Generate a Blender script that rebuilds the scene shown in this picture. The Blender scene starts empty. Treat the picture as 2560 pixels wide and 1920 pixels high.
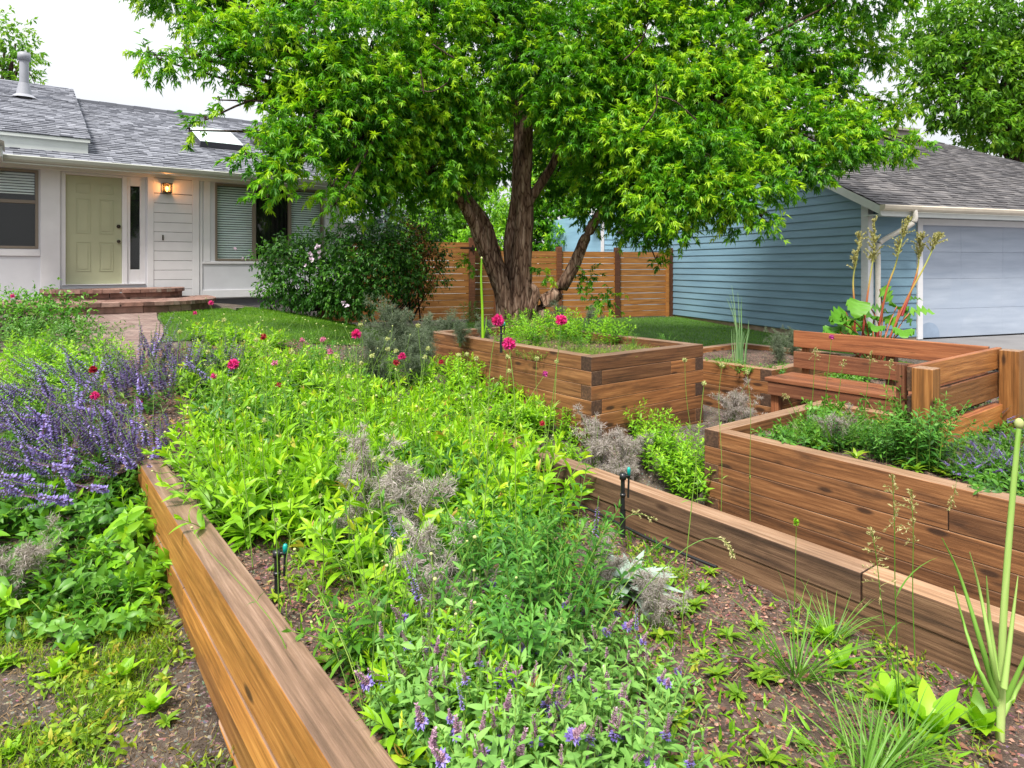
import bpy, math, random
import numpy as np
from mathutils import Vector, Matrix
C = bpy.context.scene.collection
SC = bpy.context.scene
R = math.radians

# ------------------------------------------------------------------ camera, sky, sun, exposure
EYE = 1.7                                    # eye height over the world's zero
cam = bpy.data.cameras.new("camera"); cam_o = bpy.data.objects.new("camera", cam); C.objects.link(cam_o)
cam_o.location = (0, 0, EYE); cam_o.rotation_euler = (R(90), 0, 0)
cam.sensor_width = 36; cam.lens = 1640 / 2560 * 36
cam.shift_y = -(960 - 664) / 2560            # level camera, lens shifted down
cam.clip_start = .05; cam.clip_end = 2000
SC.camera = cam_o
SUN_EL, SUN_AZ = 58, 205                     # azimuth from +Y clockwise
w = bpy.data.worlds.new("World"); SC.world = w; w.use_nodes = True
nt = w.node_tree; nt.nodes.clear()
out = nt.nodes.new("ShaderNodeOutputWorld"); bg = nt.nodes.new("ShaderNodeBackground")
sky = nt.nodes.new("ShaderNodeTexSky"); sky.sky_type = 'NISHITA'; sky.sun_disc = False
sky.sun_elevation = R(SUN_EL); sky.sun_rotation = R(SUN_AZ)
tc = nt.nodes.new("ShaderNodeTexCoord"); nz = nt.nodes.new("ShaderNodeTexNoise")
nz.inputs["Scale"].default_value = 1.6; nz.inputs["Detail"].default_value = 4
rp = nt.nodes.new("ShaderNodeValToRGB")
rp.color_ramp.elements[0].position = .35; rp.color_ramp.elements[0].color = (.80, .82, .88, 1)
rp.color_ramp.elements[1].position = .65; rp.color_ramp.elements[1].color = (1, 1, 1, 1)
mul = nt.nodes.new("ShaderNodeVectorMath"); mul.operation = 'SCALE'
sep = nt.nodes.new("ShaderNodeSeparateXYZ"); cie = nt.nodes.new("ShaderNodeMapRange")     # overcast dome: three times brighter overhead than at the horizon
cie.inputs["To Min"].default_value = 3.05; cie.inputs["To Max"].default_value = 9.2
nt.links.new(tc.outputs["Generated"], sep.inputs[0]); nt.links.new(sep.outputs["Z"], cie.inputs["Value"]); nt.links.new(cie.outputs[0], mul.inputs["Scale"])
mx = nt.nodes.new("ShaderNodeMix"); mx.data_type = 'RGBA'; mx.inputs["Factor"].default_value = .93
L = nt.links.new
L(tc.outputs["Generated"], nz.inputs["Vector"]); L(nz.outputs["Fac"], rp.inputs["Fac"]); L(rp.outputs["Color"], mul.inputs[0])
L(sky.outputs["Color"], mx.inputs["A"]); L(mul.outputs[0], mx.inputs["B"])
L(mx.outputs["Result"], bg.inputs["Color"]); bg.inputs["Strength"].default_value = .1
L(bg.outputs[0], out.inputs[0])
sl = bpy.data.lights.new("sun", 'SUN'); sl.energy = 2.6; sl.angle = R(12); sl.color = (1, .95, .86)
so = bpy.data.objects.new("sun", sl); C.objects.link(so)
sd = Vector((math.sin(R(SUN_AZ)) * math.cos(R(SUN_EL)), math.cos(R(SUN_AZ)) * math.cos(R(SUN_EL)), math.sin(R(SUN_EL))))
so.rotation_euler = sd.to_track_quat('Z', 'Y').to_euler(); so.location = sd * 40
SC.view_settings.view_transform = 'Standard'; SC.view_settings.look = 'None'
SC.view_settings.exposure = 1.38; SC.view_settings.gamma = 1; SC.view_settings.use_curve_mapping = False
SC.cycles.max_bounces = 7; SC.cycles.diffuse_bounces = 4; SC.cycles.glossy_bounces = 3
SC.cycles.transmission_bounces = 4; SC.cycles.transparent_max_bounces = 6
SC.cycles.use_denoising = True
SC.cycles.caustics_reflective = False; SC.cycles.caustics_refractive = False

# ------------------------------------------------------------------ the site's own axes: u along the house front, v away from the street
U = np.array([.7965, .6046]); V = np.array([-.6046, .7965]); ROT = math.atan2(.6046, .7965)
def W(u, v, z=0.):                            # site coordinates (z from eye level) -> world
    p = u * U + v * V
    return np.array([p[0], p[1], z + EYE])
def ss(a, b, x):
    t = np.clip((x - a) / (b - a), 0, 1); return t * t * (3 - 2 * t)
def g_left(v): return np.interp(v, [-3, 2, 4, 6, 8, 10, 12, 14], [-1.98, -1.93, -1.72, -1.35, -1.05, -.88, -.80, -.76])
def ground_h(u, v):
    k = ss(3.0, 7.0, u)
    g = g_left(v) * (1 - k) + np.interp(v, [2, 4, 6, 8, 12, 16], [-1.9, -1.8, -1.66, -1.55, -1.44, -1.42]) * k
    c = ss(3.05, 3.2, u) * (1 - ss(4.55, 4.75, u)) * (1 - ss(3.4, 5.4, v))          # the sunken walk
    return g * (1 - c) - 2.07 * c
def bed_h(u, v):
    return -1.40 - .23 * np.clip((u - .7) / 2.3, 0, 1) + np.interp(v, [3, 5, 7, 9, 10], [0, .1, .33, .55, .62])
def at(x, y, surf=bed_h, h=0.):               # where a sight line at photo point (x, y) meets a surface raised by h: (u, v, z of surface)
    r = ((x - 1280) / 1640, 1, (664 - y) / 1640)
    for d in np.arange(.8, 45, .01):
        u = r[0] * d * U[0] + d * U[1]; v = r[0] * d * V[0] + d * V[1]
        z = surf(u, v)
        if r[2] * d <= z + h: return u, v, float(z)
    return u, v, float(z)
def on_depth(x, y, d): return np.array([(x - 1280) / 1640 * d, d, (664 - y) / 1640 * d + EYE])

# ------------------------------------------------------------------ geometry collector
class Geo:
    def __init__(s): s.v = []; s.f = []; s.m = []; s.r = []; s.n = 0; s.soft = False
    def add(s, v, f, m=0, r=None):
        v = np.asarray(v, float).reshape(-1, 3); f = np.asarray(f, int)
        s.v.append(v); s.f.append(f + s.n); s.m.append(np.full(len(f), m, int) if np.isscalar(m) else np.asarray(m, int))
        s.r.append(np.full(len(v), .5) if r is None else np.broadcast_to(np.asarray(r, float), (len(v),)).copy()); s.n += len(v)
        return s
    def box(s, a, b, m=0, r=None):
        x0, y0, z0 = a; x1, y1, z1 = b
        v = [(x0,y0,z0),(x1,y0,z0),(x1,y1,z0),(x0,y1,z0),(x0,y0,z1),(x1,y0,z1),(x1,y1,z1),(x0,y1,z1)]
        return s.add(v, [(0,3,2,1),(4,5,6,7),(0,1,5,4),(1,2,6,5),(2,3,7,6),(3,0,4,7)], m, r)
    def quad(s, a, b, c, d, m=0, r=None): return s.add([a, b, c, d], [(0, 1, 2, 3)], m, r)
    def mesh(s, name, mats, smooth=False):
        v = np.concatenate(s.v); me = bpy.data.meshes.new(name)
        me.vertices.add(len(v)); me.vertices.foreach_set("co", v.ravel())
        tot = np.concatenate([np.full(len(f), f.shape[1], int) for f in s.f]); idx = np.concatenate([f.ravel() for f in s.f])
        me.loops.add(len(idx)); me.loops.foreach_set("vertex_index", idx)
        me.polygons.add(len(tot)); st = np.concatenate([[0], np.cumsum(tot)[:-1]])
        me.polygons.foreach_set("loop_start", st); me.polygons.foreach_set("loop_total", tot)
        me.polygons.foreach_set("material_index", np.concatenate(s.m))
        me.polygons.foreach_set("use_smooth", np.full(len(tot), bool(smooth or s.soft)))
        at_ = me.attributes.new("rnd", 'FLOAT', 'POINT'); at_.data.foreach_set("value", np.concatenate(s.r))
        for m in mats: me.materials.append(m)
        me.update(calc_edges=True); me.validate()
        return me
    def obj(s, name, mats, parent=None, smooth=False, loc=None, rotz=0., bevel=0.):
        if not isinstance(mats, (list, tuple)): mats = [mats]
        return link(name, s.mesh(name, mats, smooth), parent, loc, rotz, bevel)
def link(name, me, parent=None, loc=None, rotz=0., bevel=0.):
    o = bpy.data.objects.new(name, me); C.objects.link(o)
    if parent is not None: o.parent = parent
    if loc is not None: o.location = loc
    o.rotation_euler[2] = rotz
    if bevel:
        b = o.modifiers.new("bevel", 'BEVEL'); b.width = bevel; b.segments = 2; b.limit_method = 'ANGLE'
    return o
def tag(o, label=None, cat=None, group=None, kind=None):
    for k, x in (("label", label), ("category", cat), ("group", group), ("kind", kind)):
        if x: o[k] = x
    return o
def thing(name, label, cat, loc=(0, 0, 0), rotz=0., group=None):
    o = bpy.data.objects.new(name, None); C.objects.link(o); o.location = loc; o.rotation_euler[2] = rotz
    o.empty_display_size = .1
    return tag(o, label, cat, group)
def dup(root, loc, rotz=0., scale=1., label=None, group=None, tilt=(0, 0)):
    r = root.copy(); C.objects.link(r); r.location = loc; r.rotation_euler = (tilt[0], tilt[1], rotz)
    r.scale = (scale,) * 3 if np.isscalar(scale) else scale
    if label: r['label'] = label
    if group: r['group'] = group
    for ch in list(root.children):
        c = ch.copy(); C.objects.link(c); c.parent = r
        for g in list(ch.children):
            d = g.copy(); C.objects.link(d); d.parent = c
    return r
def drop(root):                               # remove a pattern plant once its copies stand
    for ch in list(root.children):
        for g in list(ch.children): bpy.data.objects.remove(g)
        bpy.data.objects.remove(ch)
    bpy.data.objects.remove(root)

def nrm(a): return a / np.maximum(np.linalg.norm(a, axis=-1, keepdims=True), 1e-9)
def leaves(g, base, d, up, Ln, Wd, curl=.3, fold=.25, segs=3, m=0, r=None, prof=(.75, 1.), rng=None, wave=0.):
    """many leaves at once: a folded, curling blade each"""
    base = np.asarray(base, float).reshape(-1, 3); N = len(base)
    if N == 0: return
    g.soft = True
    d = nrm(np.broadcast_to(np.asarray(d, float), (N, 3))); up = np.broadcast_to(np.asarray(up, float), (N, 3))
    Ln = np.broadcast_to(np.asarray(Ln, float), (N,)); Wd = np.broadcast_to(np.asarray(Wd, float), (N,)); curl = np.broadcast_to(np.asarray(curl, float), (N,))
    side = nrm(np.cross(d, up)); n = nrm(np.cross(side, d))
    P = []
    for i in range(segs + 1):
        t = i / segs
        c = base + d * (Ln * t * (1 - .25 * np.abs(curl) * t))[:, None] - n * (curl * Ln * t * t)[:, None]
        if i in (0, segs): P.append(c); continue
        wv = Wd * .5 * np.sin(math.pi * t ** prof[0]) ** prof[1]
        lift = n * (fold * wv + (wave * wv * (1 if i % 2 else -1)))[:, None]
        P += [c - side * wv[:, None] + lift, c, c + side * wv[:, None] + lift]
    K = len(P); v = np.stack(P, 1).reshape(-1, 3)
    t3, q4 = [(0, 1, 2), (0, 2, 3)], []
    for i in range(1, segs - 1):
        a = 1 + (i - 1) * 3; b = a + 3
        q4 += [(a, b, b + 1, a + 1), (a + 1, b + 1, b + 2, a + 2)]
    a = 1 + (segs - 2) * 3; t3 += [(a, K - 1, a + 1), (a + 1, K - 1, a + 2)]
    off = (np.arange(N) * K)[:, None, None]
    rr = np.repeat(np.broadcast_to(np.asarray(.5 if r is None else r, float), (N,)), K)
    n0 = g.n
    g.v.append(v); g.r.append(rr); g.n += len(v)
    for fl in (t3, q4):
        if fl:
            f = (np.array(fl)[None] + off).reshape(-1, len(fl[0])) + n0
            g.f.append(f); g.m.append(np.full(len(f), m, int))
def kites(g, base, d, up, Ln, Wd, fold=.3, m=0, r=None, at_=.42, droop=0.):
    """the cheapest leaf: two triangles folded on the midrib"""
    g.soft = True; base = np.asarray(base, float); N = len(base); d = nrm(np.broadcast_to(d, (N, 3)))
    Ln = np.broadcast_to(np.asarray(Ln, float), (N,)); Wd = np.broadcast_to(np.asarray(Wd, float), (N,))
    side = nrm(np.cross(d, np.broadcast_to(up, (N, 3)))); n = np.cross(side, d)
    mid = base + d * (Ln * at_)[:, None] + n * (fold * Wd * .5)[:, None]
    tip = base + d * Ln[:, None] - n * (droop * Ln)[:, None]
    v = np.stack([base, mid - side * (Wd * .5)[:, None], tip, mid + side * (Wd * .5)[:, None]], 1).reshape(-1, 3)
    f = (np.array([(0, 1, 2), (0, 2, 3)])[None] + (np.arange(N) * 4)[:, None, None]).reshape(-1, 3) + g.n
    g.v.append(v); g.r.append(np.repeat(np.broadcast_to(np.asarray(.5 if r is None else r, float), (N,)), 4)); g.n += len(v)
    g.f.append(f); g.m.append(np.full(len(f), m, int))
def tubes(g, paths, rad, sides=4, m=0, r=None, cap=False):
    """paths (N,P,3), rad (N,P) or (P,): round stems"""
    paths = np.asarray(paths, float)
    if paths.ndim == 2: paths = paths[None]
    N, P, _ = paths.shape; rad = np.broadcast_to(np.asarray(rad, float), (N, P))
    tg = nrm(np.gradient(paths, axis=1)); ref = np.where(np.abs(tg[..., 2:]) > .8, np.array([1., 0, 0]), np.array([0, 0, 1.]))
    a = nrm(np.cross(tg, ref)); b = np.cross(tg, a)
    th = np.arange(sides) / sides * 2 * math.pi
    v = paths[:, :, None] + rad[:, :, None, None] * (np.cos(th)[:, None] * a[:, :, None] + np.sin(th)[:, None] * b[:, :, None])
    i, k = np.meshgrid(np.arange(P - 1), np.arange(sides), indexing='ij'); k2 = (k + 1) % sides
    q = np.stack([i * sides + k, i * sides + k2, (i + 1) * sides + k2, (i + 1) * sides + k], -1).reshape(-1, 4)
    f = (q[None] + (np.arange(N) * P * sides)[:, None, None]).reshape(-1, 4)
    g.add(v.reshape(-1, 3), f, m, np.repeat(np.broadcast_to(.5 if r is None else r, (N,)), P * sides))
    if cap:
        base = g.n - N * P * sides
        for n in range(N):
            o = base + n * P * sides
            for ring, rev in ((0, 1), (P - 1, 0)):
                ids = [o + ring * sides + k for k in range(sides)]
                g.f.append(np.array([ids[::-1] if rev else ids])); g.m.append(np.array([m]))
def curve(p, n=8):                            # smooth polyline through points
    p = np.asarray(p, float); t = np.linspace(0, len(p) - 1, n); o = []
    for x in t:
        i = min(int(x), len(p) - 2); f = x - i
        p0 = p[max(i - 1, 0)]; p1 = p[i]; p2 = p[i + 1]; p3 = p[min(i + 2, len(p) - 1)]
        o.append(.5 * (2 * p1 + (p2 - p0) * f + (2 * p0 - 5 * p1 + 4 * p2 - p3) * f * f + (3 * p1 - p0 - 3 * p2 + p3) * f ** 3))
    return np.array(o)
def ball(g, c, r, m=0, seg=8, ring=6, sz=(1, 1, 1), rnd=None):
    v = [(0, 0, 1)]; f3 = []; f4 = []
    for i in range(1, ring):
        a = math.pi * i / ring
        v += [(math.sin(a) * math.cos(2 * math.pi * k / seg), math.sin(a) * math.sin(2 * math.pi * k / seg), math.cos(a)) for k in range(seg)]
    v.append((0, 0, -1)); last = len(v) - 1
    for k in range(seg):
        k2 = (k + 1) % seg; f3.append((0, 1 + k, 1 + k2)); f3.append((last, last - seg + k2, last - seg + k))
        for i in range(ring - 2): f4.append((1 + i * seg + k, 1 + (i + 1) * seg + k, 1 + (i + 1) * seg + k2, 1 + i * seg + k2))
    v = np.array(v) * np.array(sz) * r + np.array(c); n0 = g.n
    g.add(v, f3, m, rnd); g.f.append(np.array(f4) + n0); g.m.append(np.full(len(f4), m, int))
def rdirs(rng, n):
    return nrm(rng.normal(size=(n, 3)))

# ------------------------------------------------------------------ materials
def new_mat(name):
    m = bpy.data.materials.new(name); m.use_nodes = True; n = m.node_tree
    return m, n, n.nodes["Principled BSDF"], n.links.new
def N(n, t, **kw):
    x = n.nodes.new(t)
    for k, v in kw.items():
        if k in x.inputs: x.inputs[k].default_value = v
        else: setattr(x, k, v)
    return x
def ramp(n, stops, src):
    r = n.nodes.new("ShaderNodeValToRGB"); e = r.color_ramp.elements
    while len(e) < len(stops): e.new(.5)
    for q, (p, c) in zip(e, stops): q.position = p; q.color = (*c, 1)
    n.links.new(src, r.inputs["Fac"]); return r.outputs["Color"]
def mixc(n, f, a, b, mode='MIX'):
    x = n.nodes.new("ShaderNodeMix"); x.data_type = 'RGBA'; x.blend_type = mode
    for k, s in (("Factor", f), ("A", a), ("B", b)):
        if isinstance(s, bpy.types.NodeSocket): n.links.new(s, x.inputs[k])
        else: x.inputs[k].default_value = s if k == "Factor" else (*s, 1)
    return x.outputs["Result"]
def noise(n, scale, detail=3, vec=None, rough=.55):
    x = N(n, "ShaderNodeTexNoise", Scale=scale, Detail=detail, Roughness=rough)
    if vec is not None: n.links.new(vec, x.inputs["Vector"])
    return x.outputs["Fac"]
def bump(n, h, b, strength=.4, dist=.01):
    x = N(n, "ShaderNodeBump", Strength=strength, Distance=dist); n.links.new(h, x.inputs["Height"]); n.links.new(x.outputs[0], b.inputs["Normal"])
def coords(n, kind="Object", scale=(1, 1, 1), rnd=0.):
    t = n.nodes.new("ShaderNodeTexCoord").outputs[kind]
    mp = N(n, "ShaderNodeMapping"); mp.inputs["Scale"].default_value = scale; n.links.new(t, mp.inputs["Vector"])
    if rnd:
        oi = n.nodes.new("ShaderNodeObjectInfo"); m_ = N(n, "ShaderNodeMath", operation='MULTIPLY'); m_.inputs[1].default_value = rnd
        n.links.new(oi.outputs["Random"], m_.inputs[0]); cb = n.nodes.new("ShaderNodeCombineXYZ")
        for k in range(3): n.links.new(m_.outputs[0], cb.inputs[k])
        n.links.new(cb.outputs[0], mp.inputs["Location"])
    return mp.outputs[0]
def plain(name, col, rough=.6, spec=.3, var=.12, scale=6., metal=0.):
    m, n, b, l = new_mat(name)
    f = noise(n, scale, 5, coords(n))
    c = mixc(n, 1., ramp(n, [(.3, (1 - var,) * 3), (.7, (1 + var * .4,) * 3)], f), col, 'MULTIPLY')
    l(c, b.inputs["Base Color"]); b.inputs["Roughness"].default_value = rough; b.inputs["Specular IOR Level"].default_value = spec; b.inputs["Metallic"].default_value = metal
    bump(n, noise(n, scale * 12, 3, coords(n)), b, .15, .004)
    return m
def leaf_mat(name, stops, transl=.35, rough=.42, spec=.35, tcol=1.25):
    m, n, b, l = new_mat(name)
    a = N(n, "ShaderNodeAttribute", attribute_name="rnd"); oi = n.nodes.new("ShaderNodeObjectInfo")
    s = N(n, "ShaderNodeMath", operation='MULTIPLY_ADD'); s.inputs[1].default_value = .16; s.inputs[2].default_value = -.08; l(oi.outputs["Random"], s.inputs[0])
    s2 = N(n, "ShaderNodeMath", operation='ADD'); l(a.outputs["Fac"], s2.inputs[0]); l(s.outputs[0], s2.inputs[1])
    c = ramp(n, stops, s2.outputs[0])
    l(c, b.inputs["Base Color"]); b.inputs["Roughness"].default_value = rough; b.inputs["Specular IOR Level"].default_value = spec
    t = n.nodes.new("ShaderNodeBsdfTranslucent"); g = mixc(n, 1., c, (tcol, tcol * 1.05, tcol * .6), 'MULTIPLY'); l(g, t.inputs["Color"])
    mxs = N(n, "ShaderNodeMixShader", Fac=transl); l(b.outputs[0], mxs.inputs[1]); l(t.outputs[0], mxs.inputs[2])
    l(mxs.outputs[0], n.nodes["Material Output"].inputs["Surface"])
    return m
def wood(name, dark, mid, light, stain=.5, rough=.62, grain=1., knots=True):
    m, n, b, l = new_mat(name)
    v = coords(n, "Object", (.8, 20, 20), 37.)
    f1 = noise(n, 2.2, 6, v, .6)
    v2 = coords(n, "Object", (3.5, 190, 190), 11.); f2 = noise(n, 1.4, 4, v2, .7)
    c = ramp(n, [(.28, dark), (.5, mid), (.72, light)], f1)
    c = mixc(n, .55, c, ramp(n, [(.3, (.6,) * 3), (.6, (1.1,) * 3)], f2), 'MULTIPLY')
    big = noise(n, 1., 4, coords(n, "Object", (1.6, 5, 5), 53.), .65)
    c = mixc(n, mixc(n, 1., ramp(n, [(.54, (0, 0, 0)), (.72, (stain,) * 3)], big), (1, 1, 1), 'MULTIPLY'), c, (.035, .02, .013))
    oi = n.nodes.new("ShaderNodeObjectInfo")
    c = mixc(n, 1., c, ramp(n, [(0, (.62, .60, .62)), (.3, (.85, .85, .86)), (.6, (1.05, 1.0, .93)), (1, (1.38, 1.26, 1.05))], oi.outputs["Random"]), 'MULTIPLY')
    if knots:
        vo = N(n, "ShaderNodeTexVoronoi", Scale=1.); l(coords(n, "Object", (2.2, 6.5, 6.5), 19.), vo.inputs["Vector"])
        c = mixc(n, ramp(n, [(.10, (.85,) * 3), (.17, (0, 0, 0))], vo.outputs["Distance"]), c, (.03, .014, .008))
    l(c, b.inputs["Base Color"]); b.inputs["Roughness"].default_value = rough; b.inputs["Specular IOR Level"].default_value = .35
    bump(n, f2, b, .5 * grain, .006)
    return m
# ------------------------------------------------------------------ palette
M = {}
M['timber'] = wood("stained timber", (.07, .031, .013), (.205, .088, .033), (.36, .175, .072), .8)
M['timber_old'] = wood("weathered dark timber", (.035, .022, .015), (.115, .066, .040), (.22, .14, .09), .8, .7)
M['timber_gold'] = wood("golden timber", (.17, .075, .022), (.34, .155, .042), (.50, .255, .08), .6, .5, .5)
M['timber_top'] = wood("weathered timber top", (.15, .09, .055), (.27, .165, .105), (.40, .28, .20), .25, .5, .6, False)
M['endgrain'] = wood("timber end grain", (.035, .02, .013), (.08, .043, .026), (.15, .085, .05), .5, .8, 1., False)
M['cedar'] = wood("red cedar boards", (.10, .036, .018), (.22, .082, .038), (.33, .145, .07), .3, .55)
M['fence'] = wood("fence boards", (.14, .058, .016), (.28, .122, .034), (.41, .205, .064), .3, .65, .5, False)
M['fence_post'] = wood("fence posts", (.05, .02, .01), (.12, .045, .02), (.2, .08, .035), .3, .7, .5, False)
M['white'] = plain("white stucco paint", (.58, .585, .625), .7, .25, .07, 3.)
M['trim'] = plain("white trim paint", (.66, .655, .68), .55, .35, .05, 5.)
M['gutter'] = plain("grey green gutter metal", (.40, .41, .37), .4, .4, .06, 4.)
M['fascia'] = plain("pale grey fascia paint", (.58, .61, .60), .5, .35, .05)
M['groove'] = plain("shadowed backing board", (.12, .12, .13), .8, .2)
M['door'] = plain("sage green door paint", (.40, .41, .27), .42, .4, .05, 3.)
M['taupe'] = plain("taupe window metal", (.20, .165, .13), .45, .4, .06)
M['taupe_lt'] = plain("pale taupe window metal", (.33, .29, .26), .45, .4, .06)
M['blind'] = plain("pale blind slats", (.80, .84, .84), .5, .3, .04)
M['dark'] = plain("dark room interior", (.018, .018, .02), .9, .1)
M['curtain'] = plain("dark curtain", (.07, .065, .07), .9, .1)
M['bronze'] = plain("dark bronze metal", (.05, .04, .03), .35, .5, .1, 8., .8)
M['black'] = plain("black plastic", (.012, .013, .015), .35, .5, .1)
M['teal'] = plain("teal plastic nozzle", (.0, .30, .26), .35, .5, .05)
M['pipe'] = plain("painted vent pipe", (.30, .31, .35), .5, .4, .1)
M['skylight'] = plain("milky skylight dome", (.68, .80, .80), .25, .5, .03)
M['curb'] = plain("dark skylight curb", (.07, .07, .085), .6, .3)
M['concrete'] = plain("concrete", (.33, .30, .27), .85, .2, .25, 3.)
M['concrete_tan'] = plain("tan foundation concrete", (.36, .27, .20), .85, .2, .3, 2.5)
M['white_metal'] = plain("white weathered downspout", (.66, .62, .57), .45, .4, .15, 4.)
M['cream_gutter'] = plain("cream weathered gutter", (.62, .55, .45), .5, .4, .15, 3.)
M['straw'] = plain("dry straw", (.42, .30, .15), .8, .2, .2)
def blue_paint(name, col, patch=None):
    m, n, b, l = new_mat(name)
    st = noise(n, 1., 5, coords(n, "Object", (.8, .8, 7)))
    c = mixc(n, 1., ramp(n, [(.3, (.82, .84, .86)), (.7, (1.1, 1.09, 1.07))], st), col, 'MULTIPLY')
    if patch: c = mixc(n, ramp(n, [(.56, (0, 0, 0)), (.6, (.5,) * 3)], noise(n, .7, 3, coords(n, "Object", (1, 1, 1)))), c, patch)
    l(c, b.inputs["Base Color"]); b.inputs["Roughness"].default_value = .55; b.inputs["Specular IOR Level"].default_value = .35
    bump(n, noise(n, 1., 4, coords(n, "Object", (5, 5, 60))), b, .2, .004); return m
M['post'] = wood("brown bench posts", (.10, .045, .014), (.25, .105, .03), (.40, .19, .06), .6, .5)
M['panel'] = wood("oiled panel boards", (.14, .055, .018), (.32, .13, .04), (.46, .22, .08), .3, .45)
M['blue'] = blue_paint("slate blue siding paint", (.165, .285, .375))
M['blue_front'] = blue_paint("slate blue front paint", (.165, .28, .36))
M['blue_lt'] = blue_paint("pale blue siding paint", (.26, .45, .60))
M['gdoor'] = blue_paint("pale blue garage door paint", (.36, .41, .50), (.32, .375, .47))
def shingle_mat(name, a, b_, c_):
    m, n, b, l = new_mat(name)
    at_ = N(n, "ShaderNodeAttribute", attribute_name="rnd")
    c = ramp(n, [(0, a), (.5, b_), (1, c_)], at_.outputs["Fac"])
    c = mixc(n, 1., c, ramp(n, [(.35, (.7,) * 3), (.65, (1.2,) * 3)], noise(n, 160., 2, coords(n))), 'MULTIPLY')
    c = mixc(n, 1., c, ramp(n, [(.3, (.85,) * 3), (.7, (1.1,) * 3)], noise(n, .8, 3, coords(n))), 'MULTIPLY')
    l(c, b.inputs["Base Color"]); b.inputs["Roughness"].default_value = .85; b.inputs["Specular IOR Level"].default_value = .25
    bump(n, noise(n, 220., 2, coords(n)), b, .4, .004); return m
M['shingle'] = shingle_mat("grey shingles", (.095, .10, .122), (.185, .193, .225), (.28, .29, .33))
M['shingle_dk'] = shingle_mat("weathered brown grey shingles", (.05, .048, .052), (.095, .09, .094), (.16, .15, .15))
def glass_mat(name, tint=.85):
    m, n, b, l = new_mat(name)
    t = n.nodes.new("ShaderNodeBsdfTransparent"); t.inputs[0].default_value = (tint * .95, tint, tint * .98, 1)
    g = N(n, "ShaderNodeBsdfGlossy", Roughness=.03); fr = N(n, "ShaderNodeFresnel", IOR=1.6)
    ge = n.nodes.new("ShaderNodeNewGeometry"); ma = N(n, "ShaderNodeMapRange"); ma.inputs["To Min"].default_value = 1.6; ma.inputs["To Max"].default_value = 1 / 1.6
    l(ge.outputs["Backfacing"], ma.inputs["Value"]); l(ma.outputs[0], fr.inputs["IOR"])        # a thin pane reflects alike from both sides
    x = n.nodes.new("ShaderNodeMixShader"); l(fr.outputs[0], x.inputs[0]); l(t.outputs[0], x.inputs[1]); l(g.outputs[0], x.inputs[2])
    l(x.outputs[0], n.nodes["Material Output"].inputs["Surface"]); return m
M['glass'] = glass_mat("window glass", 1.); M['glass_dk'] = glass_mat("screened window glass", .55)
m, n, b, l = new_mat("lit lamp glass"); b.inputs["Base Color"].default_value = (.9, .6, .3, 1)
b.inputs["Emission Color"].default_value = (1, .34, .06, 1); b.inputs["Emission Strength"].default_value = 3.5; M['lamp'] = m
def soil_mat(name, dark, light, chips=(.42, .22, .15)):
    m, n, b, l = new_mat(name); co = coords(n)
    c = ramp(n, [(.35, dark), (.65, light)], noise(n, 5., 6, co, .7))
    vo = N(n, "ShaderNodeTexVoronoi", Scale=55.); l(co, vo.inputs["Vector"])
    pick = ramp(n, [(.58, (0, 0, 0)), (.62, (.8,) * 3)], noise(n, 48., 1, co))
    c = mixc(n, pick, c, mixc(n, .6, chips, vo.outputs["Color"], 'MULTIPLY'))
    l(c, b.inputs["Base Color"]); b.inputs["Roughness"].default_value = .9; b.inputs["Specular IOR Level"].default_value = .2
    bump(n, noise(n, 40., 4, co, .7), b, .9, .03); return m
M['soil'] = soil_mat("mulched garden soil", (.045, .03, .024), (.15, .105, .082), (.45, .29, .22))
M['dirt'] = soil_mat("grey brown dirt", (.05, .04, .032), (.15, .12, .095), (.34, .30, .26))
def ground_mat(name, a, c_):
    m, n, b, l = new_mat(name); co = coords(n)
    l(ramp(n, [(.3, a), (.7, c_)], noise(n, 3., 6, co, .7)), b.inputs["Base Color"]); b.inputs["Roughness"].default_value = .95
    bump(n, noise(n, 60., 3, co), b, .7, .03); return m
M['turf'] = ground_mat("turf", (.03, .08, .008), (.07, .16, .018))
M['asphalt'] = plain("grey driveway concrete", (.19, .185, .19), .8, .25, .2, 1.5)
def paver_mat(name):
    m, n, b, l = new_mat(name); co = coords(n)
    br = N(n, "ShaderNodeTexBrick", Scale=1., offset=.5)
    br.inputs["Color1"].default_value = (.175, .11, .095, 1); br.inputs["Color2"].default_value = (.25, .18, .155, 1); br.inputs["Mortar"].default_value = (.07, .05, .045, 1)
    br.inputs["Mortar Size"].default_value = .006; br.inputs["Brick Width"].default_value = .2; br.inputs["Row Height"].default_value = .1
    l(co, br.inputs["Vector"])
    c = mixc(n, 1., br.outputs["Color"], ramp(n, [(.3, (.7,) * 3), (.7, (1.2,) * 3)], noise(n, 2.5, 5, co)), 'MULTIPLY')
    l(c, b.inputs["Base Color"]); b.inputs["Roughness"].default_value = .8; bump(n, br.outputs["Fac"], b, -.6, .01); return m
M['paver'] = paver_mat("brick pavers")
m, n, b, l = new_mat("weathered brick blocks"); a_ = N(n, "ShaderNodeAttribute", attribute_name="rnd")
c_ = ramp(n, [(0, (.13, .07, .055)), (.4, (.24, .13, .10)), (.7, (.31, .19, .155)), (1, (.27, .22, .18))], a_.outputs["Fac"])
c_ = mixc(n, 1., c_, ramp(n, [(.3, (.6,) * 3), (.7, (1.2,) * 3)], noise(n, 9., 5, coords(n))), 'MULTIPLY')
l(c_, b.inputs["Base Color"]); b.inputs["Roughness"].default_value = .85; bump(n, noise(n, 50., 4, coords(n)), b, .5, .01); M['block'] = m

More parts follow.
